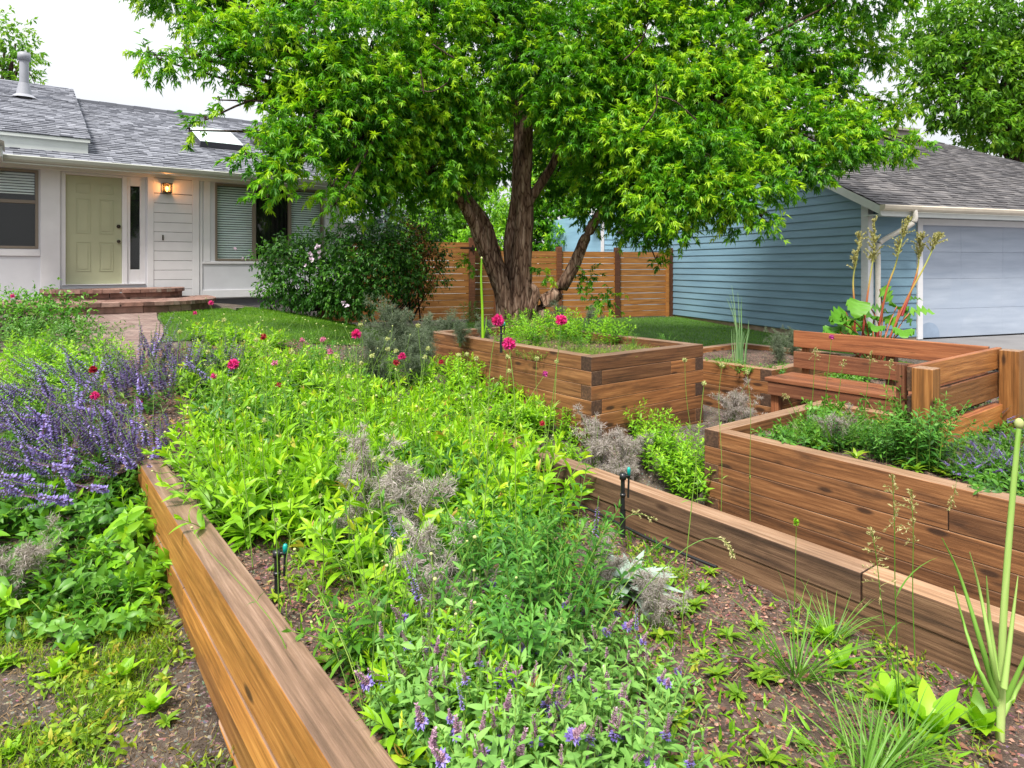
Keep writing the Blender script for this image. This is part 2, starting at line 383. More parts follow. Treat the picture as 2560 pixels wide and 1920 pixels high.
# ------------------------------------------------------------------ ground, lawns, paths
def sheet(name, mat, us, vs, hf, mask=None, lift=0., xy=None, kind='structure', jitter=0., seed=0):
    rng = np.random.default_rng(seed)
    uu, vv = np.meshgrid(us, vs, indexing='ij'); hh = hf(uu, vv) + lift
    if jitter: hh = hh + rng.normal(size=hh.shape) * jitter
    if xy is None: px = uu * U[0] + vv * V[0]; py = uu * U[1] + vv * V[1]
    else: px, py = xy(uu, vv)
    P = np.stack([px, py, hh + EYE], -1).reshape(-1, 3); nu, nv = uu.shape
    i, k = np.meshgrid(np.arange(nu - 1), np.arange(nv - 1), indexing='ij')
    f = np.stack([i * nv + k, (i + 1) * nv + k, (i + 1) * nv + k + 1, i * nv + k + 1], -1).reshape(-1, 4)
    if mask is not None:
        cu = (uu[:-1, :-1] + uu[1:, 1:]).reshape(-1) / 2; cv = (vv[:-1, :-1] + vv[1:, 1:]).reshape(-1) / 2; f = f[mask(cu, cv)]
    g = Geo(); g.add(P, f); return tag(g.obj(name, mat, smooth=True), kind=kind)
def bed_full(u, v):
    k = ss(6.5, 8.6, v); return bed_h(u, v) * (1 - k) + (ground_h(u, v) + .02) * k
def g_final(u, v):
    ins = ss(.70, .80, u) * (1 - ss(2.98, 3.08, u)) * (1 - ss(7.2, 8.2, v)) * .35
    return ground_h(u, v) - ins
coarse = np.concatenate([[-600, -200, -80, -40, -25, -16], np.arange(-11, -1, .5), np.arange(-1, 5, .1), np.arange(5, 22, .5), [26, 34, 50, 90, 220, 600]])
coarse_v = np.concatenate([[-600, -200, -80, -40, -20, -10], np.arange(-5, 0, .5), np.arange(0, 10, .1), np.arange(10, 26, .5), [30, 40, 60, 100, 220, 600]])
sheet('ground', M['dirt'], coarse, coarse_v, g_final)
sheet('bed_soil', M['soil'], np.arange(.74, 3.07, .045), np.arange(-1., 8.6, .045), bed_full, jitter=.006)
path_c = curve([(1.25, 12.6), (1.05, 11.2), (.9, 9.8), (.5, 8.4), (-.1, 7.2), (-1.2, 6.0), (-2.6, 5.)], 50)
tg_ = nrm(np.gradient(path_c, axis=0)); nn_ = np.stack([-tg_[:, 1], tg_[:, 0]], 1)
g = Geo(); hw = .68; ws = np.linspace(-hw, hw, 7)
pp = path_c[:, None] + nn_[:, None] * ws[None, :, None]
zz = ground_h(pp[..., 0], pp[..., 1]) + .03
P = np.stack([pp[..., 0] * U[0] + pp[..., 1] * V[0], pp[..., 0] * U[1] + pp[..., 1] * V[1], zz + EYE], -1)
i, k = np.meshgrid(np.arange(49), np.arange(6), indexing='ij')
g.add(P.reshape(-1, 3), np.stack([i * 7 + k, i * 7 + k + 1, (i + 1) * 7 + k + 1, (i + 1) * 7 + k], -1).reshape(-1, 4))
tag(g.obj('brick_path', M['paver'], smooth=True), kind='structure')
def path_dist(u, v):
    d = np.full(np.shape(u), 99.)
    for p in path_c[::2]: d = np.minimum(d, np.hypot(u - p[0], v - p[1]))
    return d
EDG = [at(590, 779, ground_h)[:2], at(700, 777, ground_h)[:2], at(830, 780, ground_h)[:2], at(940, 789, ground_h)[:2], at(1010, 797, ground_h)[:2]]
def edge_v(u): return np.interp(u, [p[0] for p in EDG], [p[1] for p in EDG], left=EDG[0][1] + .6)
def mid_mask(u, v): return (v > 8.7 + .5 * np.sin(u * 1.3) - ss(4, 4.6, u) * .8) & (v < edge_v(u) - .05) & (path_dist(u, v) > .72) & (u < 8.2) & ~((u > 4.3) & (u < 6.2) & (v < 7.8)) & (u > 1.2)
sheet('middle_lawn', M['turf'], np.arange(1., 8.3, .15), np.arange(7.6, 13.5, .15), ground_h, mid_mask, .012)
GD = np.array([.944, .329]); GT = np.array([-.329, .944]); G0 = np.array([6.73, 12.4]); GROT = math.atan2(.329, .944)
def g2xy(s, t): return G0[0] + s * GD[0] + t * GT[0], G0[1] + s * GD[1] + t * GT[1]
def g2uv(s, t):
    x, y = g2xy(s, t); return x * U[0] + y * U[1], x * V[0] + y * V[1]
def side_h(s, t): u, v = g2uv(s, t); return ground_h(u, v)
def side_mask(s, t):
    u, v = g2uv(s, t); return ((u > 9.1) | (v > 6.1)) & ~((u < 8.3) & (v > 7.5)) & (u > 6.3) & ((s < -1.2) | (t > -1.0)) & (s < .0)
sheet('side_lawn', M['turf'], np.arange(-8, .1, .25), np.arange(-4, 6.5, .25), side_h, side_mask, .012, g2xy)
sheet('driveway', M['asphalt'], np.arange(.9, 14, .5), np.arange(-14, 0.1, .5), lambda s, t: np.full(np.shape(s), -1.45) + t * .012, None, .0, g2xy)
g = Geo(); e = curve([(p[0], p[1], ground_h(*p) + .02) for p in EDG], 40)
wp = np.array([W(*q) for q in e]); o2 = np.array([W(q[0], q[1] + .1, q[2]) for q in e])
for a in range(39):
    lo = np.array([0, 0, -.12]); hi = np.array([0, 0, .05])
    g.add([wp[a] + lo, wp[a + 1] + lo, wp[a + 1] + hi, wp[a] + hi, o2[a] + hi, o2[a + 1] + hi], [(0, 1, 2, 3), (3, 2, 5, 4)])
tag(g.obj('lawn_edging', M['concrete']), 'curved grey concrete edging between the lawn and the shrub bed', 'edging')

# ------------------------------------------------------------------ timber beds
def timber(parent, org, p0, p1, h=.138, wd=.14, mats=None, name='timber', vert=False):
    """one squared timber from p0 to p1 (site u, v, z of its underside), grain along its own x axis"""
    a = np.array(p0, float); c = np.array(p1, float); dd = c - a; ln = np.linalg.norm(dd)
    g = Geo()
    if vert:
        g.box((0, -wd / 2, -h / 2), (ln, wd / 2, h / 2), [0, 0, 0, 1, 0, 1][:6])
    else: g.box((0, -wd / 2, 0), (ln, wd / 2, h), [0, 2, 0, 1, 0, 1])
    o = g.obj(name, mats or [M['timber'], M['endgrain'], M['timber_top']], parent, bevel=.006)
    lo = np.array(W(*a)) - org
    if vert: o.location = lo; o.rotation_euler = (0, -math.pi / 2, ROT)
    else: o.location = lo; o.rotation_euler[2] = math.atan2(dd[1], dd[0]) + ROT
    return o
def bed_thing(name, label, cat, org, group=None):
    return thing(name, label, cat, org, 0, group), np.array(org)
H = .14
# the low golden wall at the left of the long bed
t, o = bed_thing('timber_wall', 'long golden stained timber retaining wall running out of the bottom left', 'garden wall', W(.715, 2.2, -1.95))
M['timber_top_dk'] = wood('damp grey brown timber top', (.10, .065, .045), (.19, .122, .086), (.31, .215, .165), .4, .42, .6, False)
gold = [M['timber_gold'], M['endgrain'], M['timber_top_dk']]
for k in range(5):
    js = [[-.8, 4.93], [-.8, 1.2, 4.35, 4.9], [-.8, 3.5, 4.93], [-.8, 2.1, 4.9], [-.8, 3.2, 4.93]][k]
    off = [0, .012, .006, .016, .010][k]
    for a, c in zip(js[:-1], js[1:]): timber(t, o, (.715 + off, a + .002, -1.28 - H * (k + 1)), (.715 + off, c - .002, -1.28 - H * (k + 1)), mats=gold)
# the low edging on the right of the long bed
t, o = bed_thing('timber_edge', 'low weathered timber edging between mulched bed and sunken walk', 'garden edging', W(3.07, 2.2, -1.9))
for k in range(4):
    js = [[-.8, 1.385, 3.2, 5.45], [-.8, .3, 2.9, 5.4], [-.8, 1.9, 5.4], [-.8, 5.4]][k]
    for a, c in zip(js[:-1], js[1:]): timber(t, o, (3.07 + .008 * (k % 2), a + .003, -1.365 - H * (k + 1)), (3.07 + .008 * (k % 2), c - .003, -1.365 - H * (k + 1)), mats=[M['timber_old'], M['endgrain'], M['timber_top']])
def raised_bed(label, u0, v0, u1, v1, zt, n, splits={}, name='raised_bed', skip=(), group=None):
    t, o = bed_thing(name, label, 'raised bed', W((u0 + u1) / 2, (v0 + v1) / 2, zt - n * H), group); q = .07
    for k in range(n):
        z = zt - H * (k + 1); ev = k % 2 == 0
        # front and back courses along u; sides along v; the ends overlap in turn
        for vv_, nm in ((v0 + q, 'f'), (v1 - q, 'b')):
            if nm in skip: continue
            a, c = (u0, u1) if ev else (u0 + .142, u1 - .142)
            js = [a] + splits.get((nm, k), []) + [c]
            for x, y in zip(js[:-1], js[1:]): timber(t, o, (x, vv_, z), (y, vv_, z))
        for uu_, nm in ((u0 + q, 'l'), (u1 - q, 'r')):
            if nm in skip: continue
            a, c = (v0 + .142, v1 - .142) if ev else (v0, v1)
            js = [a] + splits.get((nm, k), []) + [c]
            for x, y in zip(js[:-1], js[1:]): timber(t, o, (uu_, x, z), (uu_, y, z))
    return t
raised_bed('tall raised bed of brown timbers in front of the multi trunked tree', 4.38, 4.52, 6.10, 7.62, -.872, 7, {('f', 1): [5.55], ('l', 2): [6.2], ('l', 3): [5.9]})
sheet('tree_bed_soil', M['soil'], np.linspace(4.5, 5.98, 12), np.linspace(4.64, 7.5, 20), lambda u, v: np.full(np.shape(u), -.97), jitter=.008)
raised_bed('small raised bed with onions wedged between tall bed and bench', 6.82, 4.13, 8.9, 5.95, -1.18, 5)
sheet('onion_bed_soil', M['soil'], np.linspace(6.94, 8.78, 14), np.linspace(4.25, 5.83, 12), lambda u, v: np.full(np.shape(u), -1.25), jitter=.008)
# the long bed on the right, open at the near end outside the picture
t, o = bed_thing('raised_bed', 'long raised bed of brown timbers at the right holding grasses and catmint', 'raised bed', W(5.5, 1.2, -2.0))
for k in range(5):
    z = -1.36 - H * (k + 1); ev = k % 2 == 0
    js = [[-2, .2, 3.26], [-2, 1.6, 3.40], [-2, .5, 3.26], [-2, 3.40], [-2, 1., 3.26]][k]
    for a, c in zip(js[:-1], js[1:]): timber(t, o, (4.67, a + .002, z), (4.67, c - .002, z))
    a, c = (4.60, 6.36) if ev else (4.742, 6.36)
    timber(t, o, (a, 3.33, z), (c, 3.33, z))
    timber(t, o, (6.43, 2.36, z), (6.43, 3.40, z)); timber(t, o, (6.43, -2, z), (6.43, 1.7, z))
sheet('right_bed_soil', M['soil'], np.arange(4.74, 6.37, .06), np.arange(-2, 3.27, .08), lambda u, v: -1.43 + 0 * u + .10 * ss(2.6, 1.0, v) * 0, jitter=.01)
sheet('outer_bed_soil', M['soil'], np.arange(6.5, 9.5, .15), np.arange(-2, 2.0, .15), lambda u, v: -1.45 - .02 * (u - 6.5), jitter=.01)
sheet('rhubarb_bed_soil', M['soil'], np.arange(7.3, 9.3, .15), np.arange(2., 4.1, .15), lambda u, v: -1.42 - .02 * (u - 6.5), jitter=.01)
# the bench with its slatted back and the return panel between posts
t, o = bed_thing('garden_bench', 'cedar corner bench with slatted back, side panel and square posts', 'bench', W(6.8, 3., -1.75))
ced = [M['cedar'], M['endgrain'], M['cedar']]
def plank(p0, p1, h, wd, name, mats=ced): return timber(t, o, p0, p1, h, wd, mats, name)
plank((7.10, 2.14, -.925), (7.10, 4.02, -.925), .185, .04, 'back_board'); plank((7.10, 2.14, -1.16), (7.10, 4.02, -1.16), .185, .04, 'back_board')
for k in range(4): plank((6.58 + k * .142, 2.16, -1.255), (6.58 + k * .142, 4.03, -1.255), .042, .136, 'seat_board')
plank((6.545, 2.3, -1.40), (6.545, 4.0, -1.40), .14, .04, 'seat_apron')
for v_ in (2.25, 3.1, 3.95): timber(t, o, (6.62, v_, -1.9), (6.62, v_, -1.26), .09, .09, ced, 'leg', True)
brn = [M['timber'], M['endgrain'], M['timber_top']]
gl2 = [M['panel'], M['endgrain'], M['cedar']]
plank((5.24, 2.07, -.925), (7.12, 2.07, -.925), .185, .045, 'panel_board', gl2); plank((5.24, 2.07, -1.18), (7.12, 2.07, -1.18), .225, .045, 'panel_board', gl2)
plank((5.30, 2.05, -1.42), (7.20, 2.05, -1.42), .19, .09, 'panel_board', gl2)
timber(t, o, (5.27, 1.975, -1.95), (5.27, 1.975, -.74), .14, .14, [M['post'], M['timber_top'], M['timber_top']], 'post', True)
timber(t, o, (7.06, 1.96, -1.9), (7.06, 1.96, -.75), .15, .15, [M['post'], M['timber_top'], M['timber_top']], 'post', True)
timber(t, o, (5.27, 2.135, -1.5), (5.27, 2.135, -.73), .07, .06, ced, 'upright', True)
timber(t, o, (7.165, 3.9, -1.9), (7.165, 3.9, -.80), .09, .09, brn, 'post', True); timber(t, o, (7.165, 3., -1.9), (7.165, 3., -.80), .09, .09, brn, 'post', True)
# ------------------------------------------------------------------ shingled roof slopes
def shingles(g, w0, w1, run, mat4, course=.142, seed=0, clip=None):
    """courses of tabs on a local plane (x along the eave, y up the slope, z out of it), moved by mat4"""
    rng = np.random.default_rng(seed); n = int(run / course); Mx = np.array(mat4)
    for c in range(n):
        y0 = c * course; y1 = min((c + 1) * course + .02, run)
        a, b = (w0, w1) if clip is None else clip((y0 + y1) / 2)
        x = a - rng.random() * .2
        while x < b:
            wd = rng.choice([.10, .15, .2, .27]); hi = .006 + .009 * (rng.random() < .5)
            x0, x1 = max(x, a), min(x + wd - .003, b); x += wd
            if x1 - x0 < .02: continue
            r = np.clip(rng.normal(.5, .24), 0, 1)
            v = np.array([(x0, y0, -.004), (x1, y0, -.004), (x1, y0, hi + .004), (x0, y0, hi + .004), (x1, y1, .0005), (x0, y1, .0005)])
            v = (np.c_[v, np.ones(6)] @ Mx.T)[:, :3]
            g.add(v, [(0, 1, 2, 3), (3, 2, 4, 5)], 0, r)
def slope_mat(org, pitch): return Matrix.Translation(org) @ Matrix.Rotation(math.atan(pitch), 4, 'X')

# ------------------------------------------------------------------ the white house
HB = -.75
house = thing('white_house', 'single storey white house with grey shingle roof and green front door', 'house', W(1.5, 14.43, HB), ROT)
hx = lambda u: u - 1.5
hz = lambda z: z - HB
def hbox(g, u0, u1, z0, z1, y0, y1, m=0): g.box((hx(u0), y0, hz(z0)), (hx(u1), y1, hz(z1)), m)
def wall_holes(g, x0, x1, z0, z1, holes, y=0., depth=.25, m=0):
    xs = sorted({x0, x1, *[h[0] for h in holes], *[h[1] for h in holes]}); zs = sorted({z0, z1, *[h[2] for h in holes], *[h[3] for h in holes]})
    for a, b in zip(xs[:-1], xs[1:]):
        for c, d in zip(zs[:-1], zs[1:]):
            if any(h[0] <= (a + b) / 2 <= h[1] and h[2] <= (c + d) / 2 <= h[3] for h in holes): continue
            g.quad((a, y, c), (b, y, c), (b, y, d), (a, y, d), m)
    for h in holes:
        a, b, c, d = h
        g.quad((a, y, c), (a, y + depth, c), (a, y + depth, d), (a, y, d), m); g.quad((b, y, c), (b, y, d), (b, y + depth, d), (b, y + depth, c), m)
        g.quad((a, y, c), (b, y, c), (b, y + depth, c), (a, y + depth, c), m); g.quad((a, y, d), (a, y + depth, d), (b, y + depth, d), (b, y, d), m)
WL = (-1.1, .345, .30, 1.70); DR = (.69, 2.03, -.36, 1.70); WR = (3.29, 5.59, .10, 1.70); SD = (2.17, 2.86, -.67, 1.72)
g = Geo(); hs = [(hx(a), hx(b), hz(c), hz(d)) for a, b, c, d in (WL, DR, WR)]
wall_holes(g, hx(-6), hx(6.05), hz(-.68), hz(1.82), hs)
x1, zb, zt_ = hx(6.05), hz(-.68), hz(1.82)
g.quad((x1, 0, zb), (x1, 9.6, zb), (x1, 9.6, zt_), (x1, 0, zt_)); g.quad((hx(-6), 9.6, zb), (hx(-6), 0, zb), (hx(-6), 0, zt_), (hx(-6), 9.6, zt_))
g.add([(x1, -.3, zt_), (x1, 9.9, zt_), (x1, 4.8, zt_ + 2.1)], [(0, 1, 2)])
wall = g.obj('wall', M['white'], house)
g = Geo()                                      # dark rooms behind the glass
for a, b, c, d in (WL, WR): g.box((hx(a) - .2, .45, hz(c) - .2), (hx(b) + .2, 1.6, hz(d) + .1))
g.obj('room', M['dark'], house)
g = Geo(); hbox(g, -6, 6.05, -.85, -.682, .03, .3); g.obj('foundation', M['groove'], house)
# trim: pier by the door, casings, sill bands, corner boards
g = Geo()
hbox(g, .375, .665, -.66, 1.80, -.035, -.002); hbox(g, -6, .372, .17, .285, -.022, -.002)
hbox(g, 2.06, 2.17, -.66, 1.80, -.03, -.002); hbox(g, 2.86, 2.99, -.66, 1.80, -.03, -.002); hbox(g, 3.0, 3.05, -.66, 1.8, -.018, -.002)
hbox(g, 3.05, 6.0, .035, .085, -.022, -.002); hbox(g, 3.052, 6.0, -.66, -.50, -.026, -.002); hbox(g, 3.07, 3.2, .09, 1.8, -.012, -.002)
hbox(g, 5.62, 5.74, .09, 1.8, -.02, -.002); hbox(g, 5.93, 6.06, -.66, 1.80, -.03, -.002); hbox(g, -6, 6.0, 1.72, 1.82, -.04, -.004)
g.obj('wall_trim', M['trim'], house, bevel=.006)
g = Geo(); hbox(g, 2.172, 2.858, -.66, 1.72, -.004, -.001); sp = g.obj('siding_panel', M['groove'], house)
g = Geo()
for i in range(13):
    z1_ = 1.71 - (i - 1) * .188 - .30; z0_ = z1_ - .180
    if i == 0: z0_, z1_ = 1.424, 1.71
    elif i == 12: break
    hbox(g, 2.172, 2.858, max(z0_, -.66), z1_, -.022, -.005)
g.obj('siding_board', M['trim'], sp, bevel=.003)
# front door
dr = link('front_door', None, house)
g = Geo(); hbox(g, .75, 1.64, -.345, 1.665, .06, .10); g.obj('door_leaf', M['door'], dr)
g = Geo()
for a, b in ((.19, .42), (.60, .83)):
    for c, d in ((.075, .155), (.215, .525), (.615, .875)):
        xa, xb = .75 + a * .89, .75 + b * .89; zc, zd = 1.665 - c * 2.01, 1.665 - d * 2.01
        for q in ((xa - .012, xb + .012, zc, zc + .012), (xa - .012, xb + .012, zd - .012, zd), (xa - .012, xa, zd, zc), (xb, xb + .012, zd, zc)):
            hbox(g, q[0], q[1], q[2], q[3], .052, .0605)
        hbox(g, xa + .03, xb - .03, zd + .03, zc - .03, .0545, .0605)
g.obj('door_panel', M['door'], dr, bevel=.004)
for z_, nm in ((.46, 'door_knob'), (.745, 'deadbolt')):
    g = Geo(); ball(g, (hx(1.585), .02 if nm == 'door_knob' else .045, hz(z_)), .032, 0, 12, 8); tubes(g, [(hx(1.585), .06, hz(z_)), (hx(1.585), .03, hz(z_))], .034 if nm == 'deadbolt' else .018, 12, cap=True)
    g.obj(nm, M['bronze'], dr, True)
g = Geo()
hbox(g, .69, .748, -.345, 1.70, .0, .12); hbox(g, 1.642, 1.725, -.345, 1.70, .0, .12); hbox(g, .75, 1.64, 1.668, 1.70, .0, .12); hbox(g, .69, 2.03, -.36, -.347, -.03, .12)
g.obj('door_frame', M['trim'], dr, bevel=.004)
slt = link('sidelight', None, house)
g = Geo(); hbox(g, 1.726, 1.775, -.345, 1.70, .02, .1); hbox(g, 1.94, 2.03, -.345, 1.70, .02, .1); hbox(g, 1.775, 1.94, -.345, -.075, .02, .1); hbox(g, 1.775, 1.94, 1.53, 1.7, .02, .1)
g.obj('frame', M['trim'], slt, bevel=.004)
g = Geo(); g.quad((hx(1.775), .06, hz(-.075)), (hx(1.94), .06, hz(-.075)), (hx(1.94), .06, hz(1.53)), (hx(1.775), .06, hz(1.53))); g.obj('pane', M['glass'], slt)
g = Geo(); g.box((hx(1.726), .101, hz(-.35)), (hx(2.03), .9, hz(1.69))); g.obj('hall', M['dark'], slt)
# windows
def window(rect, mull, blinds, rail=None, name='window'):
    a, b, c, d = rect; wo = link(name, None, house); t_ = .045
    g = Geo()
    hbox(g, a, a + t_, c, d, -.015, .09); hbox(g, b - t_, b, c, d, -.015, .09); hbox(g, a + t_, b - t_, c, c + t_, -.018, .09); hbox(g, a + t_, b - t_, d - t_, d, -.015, .09)
    for q in mull: hbox(g, q - .032, q + .032, c + t_, d - t_, -.005, .085)
    if rail: hbox(g, a + t_, b - t_, rail - .03, rail + .03, -.002, .08)
    g.obj('frame', M['taupe'], wo, bevel=.004)
    ed = [a + t_] + [q for q in mull] + [b - t_]
    for k, (p, q) in enumerate(zip(ed[:-1], ed[1:])):
        g = Geo(); g.quad((hx(p), .05, hz(c + t_)), (hx(q), .05, hz(c + t_)), (hx(q), .05, hz(d - t_)), (hx(p), .05, hz(d - t_)))
        pane = g.obj('pane', M['glass'] if blinds[k] else M['glass_dk'], wo)
        lo = (rail + .16 if rail else c + t_)
        if blinds[k]:
            g = Geo(); z_ = d - t_ - .03
            while z_ > lo:
                g.add([(hx(p + .01), .068, hz(z_ - .019)), (hx(q - .01), .068, hz(z_ - .019)), (hx(q - .01), .092, hz(z_ + .016)), (hx(p + .01), .092, hz(z_ + .016))], [(0, 1, 2, 3)]); z_ -= .049
            hbox(g, p + .01, q - .01, lo - .02, lo, .066, .09)
            g.obj('blind', M['blind'], wo)
        else:
            g = Geo(); n_ = 26
            xs = np.linspace(hx(p + .03), hx(q), n_); ys = .26 + .02 * np.sin(np.arange(n_) * 1.9)
            v = np.stack([np.r_[xs, xs], np.r_[ys, ys], np.r_[np.full(n_, hz(c)), np.full(n_, hz(d))]], 1)
            g.add(v, [(i, i + 1, n_ + i + 1, n_ + i) for i in range(n_ - 1)]); g.obj('curtain', M['curtain'], wo)
window(WR, [4.075, 4.83], [1, 0, 1])
window(WL, [], [1], 1.13)
# wall lamp, bell
lm = link('wall_lamp', None, house); u0, z0 = 2.385, 1.515
g = Geo(); hbox(g, u0 - .05, u0 + .05, z0 - .07, z0 + .07, -.04, -.0225); hbox(g, u0 - .085, u0 + .085, z0 + .075, z0 + .09, -.21, -.03); hbox(g, u0 - .08, u0 + .08, z0 - .09, z0 - .075, -.2, -.04)
for a in (-1, 1):
    for y in (-.2, -.052): hbox(g, u0 + a * .075 - .006, u0 + a * .075 + .006, z0 - .075, z0 + .075, y, y + .012)
g.obj('lantern_frame', M['bronze'], lm)
g = Geo(); ball(g, (hx(u0), -.125, hz(z0 - .01)), .034, 0, 10, 8, (1, 1, 1.4)); tubes(g, [(hx(u0), -.125, hz(z0 - .075)), (hx(u0), -.125, hz(z0 - .04))], .015, 8); g.obj('bulb', M['lamp'], lm, True)
pl = bpy.data.lights.new("lamp_light", 'POINT'); pl.energy = 3.5; pl.color = (1, .38, .10); pl.shadow_soft_size = .05
po = bpy.data.objects.new("lamp_light", pl); C.objects.link(po); po.parent = lm; po.location = (hx(u0), -.15, hz(z0 + .01))
g = Geo(); hbox(g, 2.315, 2.34, .50, .60, -.034, -.0225); ball(g, (hx(2.328), -.036, hz(.575)), .012); ball(g, (hx(2.328), -.036, hz(.53)), .012); g.obj('doorbell', M['bronze'], house)
# roofs, gutter, skylight, vents
PT = .417; EV = -.45
g = Geo(); mt = slope_mat((0, EV - .03, hz(1.87)), PT); shingles(g, hx(-6.2), hx(6.5), 5.5, mt, seed=3)
g.quad(*[tuple(mt @ Vector(p)) for p in ((hx(-6.2), 0, -.012), (hx(6.5), 0, -.012), (hx(6.5), 5.5, -.012), (hx(-6.2), 5.5, -.012))], r=.2)
ry = EV - .03 + 5.5 * math.cos(math.atan(PT)); rz_ = hz(1.87) + 5.5 * math.sin(math.atan(PT))
g.quad((hx(-6.2), ry, rz_), (hx(6.5), ry, rz_), (hx(6.5), ry + 5.2, rz_ - 2.1), (hx(-6.2), ry + 5.2, rz_ - 2.1), r=.4)
roof = g.obj('roof', M['shingle'], house)
g = Geo()
for a in range(34):
    x = hx(-6.2) + a * .374; g.box((x, ry - .14, rz_ - .05), (x + .37, ry + .14, rz_ + .028 + .006 * (a % 2)), 0, .3 + .3 * (a * 7 % 5) / 5)
g.obj('ridge_cap', M['shingle'], roof)
g = Geo(); hbox(g, -6.2, 6.5, 1.74, 1.84, EV + .02, EV + .045); g.quad((hx(-6.2), EV + .02, hz(1.765)), (hx(6.5), EV + .02, hz(1.765)), (hx(6.5), 0, hz(1.822)), (hx(-6.2), 0, hz(1.822))); g.obj('soffit', M['fascia'], house)
g = Geo(); prof = [(.0, 1.865), (-.10, 1.87), (-.115, 1.855), (-.10, 1.80), (-.075, 1.765), (0, 1.755)]
pv = [(hx(-6.2), EV + y, hz(z)) for y, z in prof] + [(hx(6.5), EV + y, hz(z)) for y, z in prof]; k_ = len(prof)
g.add(pv, [(i, k_ + i, k_ + i + 1, i + 1) for i in range(1, k_ - 1)]); g.add(pv[:k_], [tuple(range(k_))]); g.add(pv[k_:], [tuple(range(k_ - 1, -1, -1))]); g.obj('gutter', M['gutter'], house)
g = Geo(); g.box((hx(5.96), -.09, hz(-.6)), (hx(6.03), -.031, hz(1.7))); g.obj('downspout', M['gutter'], house, bevel=.012)
rr = link('raised_roof', None, house); y0 = -.03; zr = 2.33
g = Geo(); mt2 = slope_mat((0, y0 - .06, hz(zr)), PT); shingles(g, hx(-6.2), hx(1.13), 5.05, mt2, seed=5)
g.quad(*[tuple(mt2 @ Vector(p)) for p in ((hx(-6.2), 0, -.012), (hx(1.13), 0, -.012), (hx(1.13), 5.05, -.012), (hx(-6.2), 5.05, -.012))], r=.2)
g.obj('roof_slope', M['shingle'], rr)
g = Geo(); hbox(g, -6.2, 1.09, 2.0, 2.30, y0, y0 + .03)
pr = [(y0 + .002, 2.06), (y0 + .002, 2.315), (y0 + 4.8, 2.33 + 4.8 * PT - .02), (y0 + 4.8, 2.06 + 4.8 * PT)]
for xx in (1.092,): g.add([(hx(xx), y, hz(z)) for y, z in pr] + [(hx(xx) - .03, y, hz(z)) for y, z in pr], [(0, 3, 2, 1), (4, 5, 6, 7), (1, 2, 6, 5), (0, 4, 7, 3)])
g.obj('fascia_board', M['fascia'], rr); g = Geo(); hbox(g, -6.2, 1.12, 2.262, 2.322, y0 - .05, y0 - .001); g.obj('eave_board', M['fascia'], rr)
g = Geo(); sx, sy = hx(.17), 2.85; zt2 = hz(zr) + (sy - y0 + .06) * PT
tubes(g, [(sx, sy, zt2 - .1), (sx, sy, zt2 + .95)], .085, 16); tubes(g, [(sx, sy, zt2 + .78), (sx, sy, zt2 + .93), (sx, sy, zt2 + .95)], [.115, .115, .06], 16, cap=True); tubes(g, [(sx, sy, zt2 + .02), (sx, sy, zt2 + .30)], [.15, .095], 16)
tubes(g, [(sx, sy, zt2 - .02), (sx, sy, zt2 + .05)], [.24, .16], 14)
g.obj('vent_pipe', M['pipe'], house, True)
sk = link('skylight', None, house); mk = slope_mat((0, EV - .03, hz(1.87)), PT)
def on_roof(u, v, h): yl = (v - 14.43 - EV + .03); return mk @ Vector((hx(u), yl / math.cos(math.atan(PT)), h))
g = Geo(); q = [on_roof(a, b, h) for h in (-.05, .14) for a, b in ((3.28, 15.75), (4.18, 15.75), (4.18, 16.9), (3.28, 16.9))]
g.add([tuple(x) for x in q], [(0, 3, 2, 1), (4, 5, 6, 7), (0, 1, 5, 4), (1, 2, 6, 5), (2, 3, 7, 6), (3, 0, 4, 7)]); g.obj('curb', M['curb'], sk)
g = Geo(); q = [on_roof(a, b, h) for h in (.145, .21) for a, b in ((3.27, 15.74), (4.19, 15.74), (4.19, 16.91), (3.27, 16.91))]
for i in range(4, 8): q[i] = q[i] * .86 + (sum((q[j] for j in range(4, 8)), Vector()) / 4) * .14
g.add([tuple(x) for x in q], [(0, 3, 2, 1), (4, 5, 6, 7), (0, 1, 5, 4), (1, 2, 6, 5), (2, 3, 7, 6), (3, 0, 4, 7)]); g.obj('dome', M['skylight'], sk, bevel=.01)
for (u_, v_, mm) in ((4.75, 16.6, 'curb'), (5.15, 16.9, 'fascia')):
    g = Geo(); q = [on_roof(u_ + a * .14, v_ + b * .14, h) for h in (-.03, .11) for a, b in ((-1, -1), (1, -1), (1, 1), (-1, 1))]
    g.add([tuple(x) for x in q], [(0, 3, 2, 1), (4, 5, 6, 7), (0, 1, 5, 4), (1, 2, 6, 5), (2, 3, 7, 6), (3, 0, 4, 7)]); g.obj('roof_vent', M[mm], house, bevel=.02)
# end of the wing's eave that reaches into the picture at far left
g = Geo(); hbox(g, -.42, -.15, 1.72, 1.88, EV - .9, EV - .12); g.add([tuple(p) for p in ((hx(-.12), EV - .12, hz(1.90)), (hx(-.12), EV - 1.3, hz(1.90)), (hx(-.9), EV - 1.3, hz(2.25)), (hx(-.9), EV - .12, hz(2.25)))], [(0, 1, 2, 3)]); g.obj('wing_eave', M['fascia'], house)

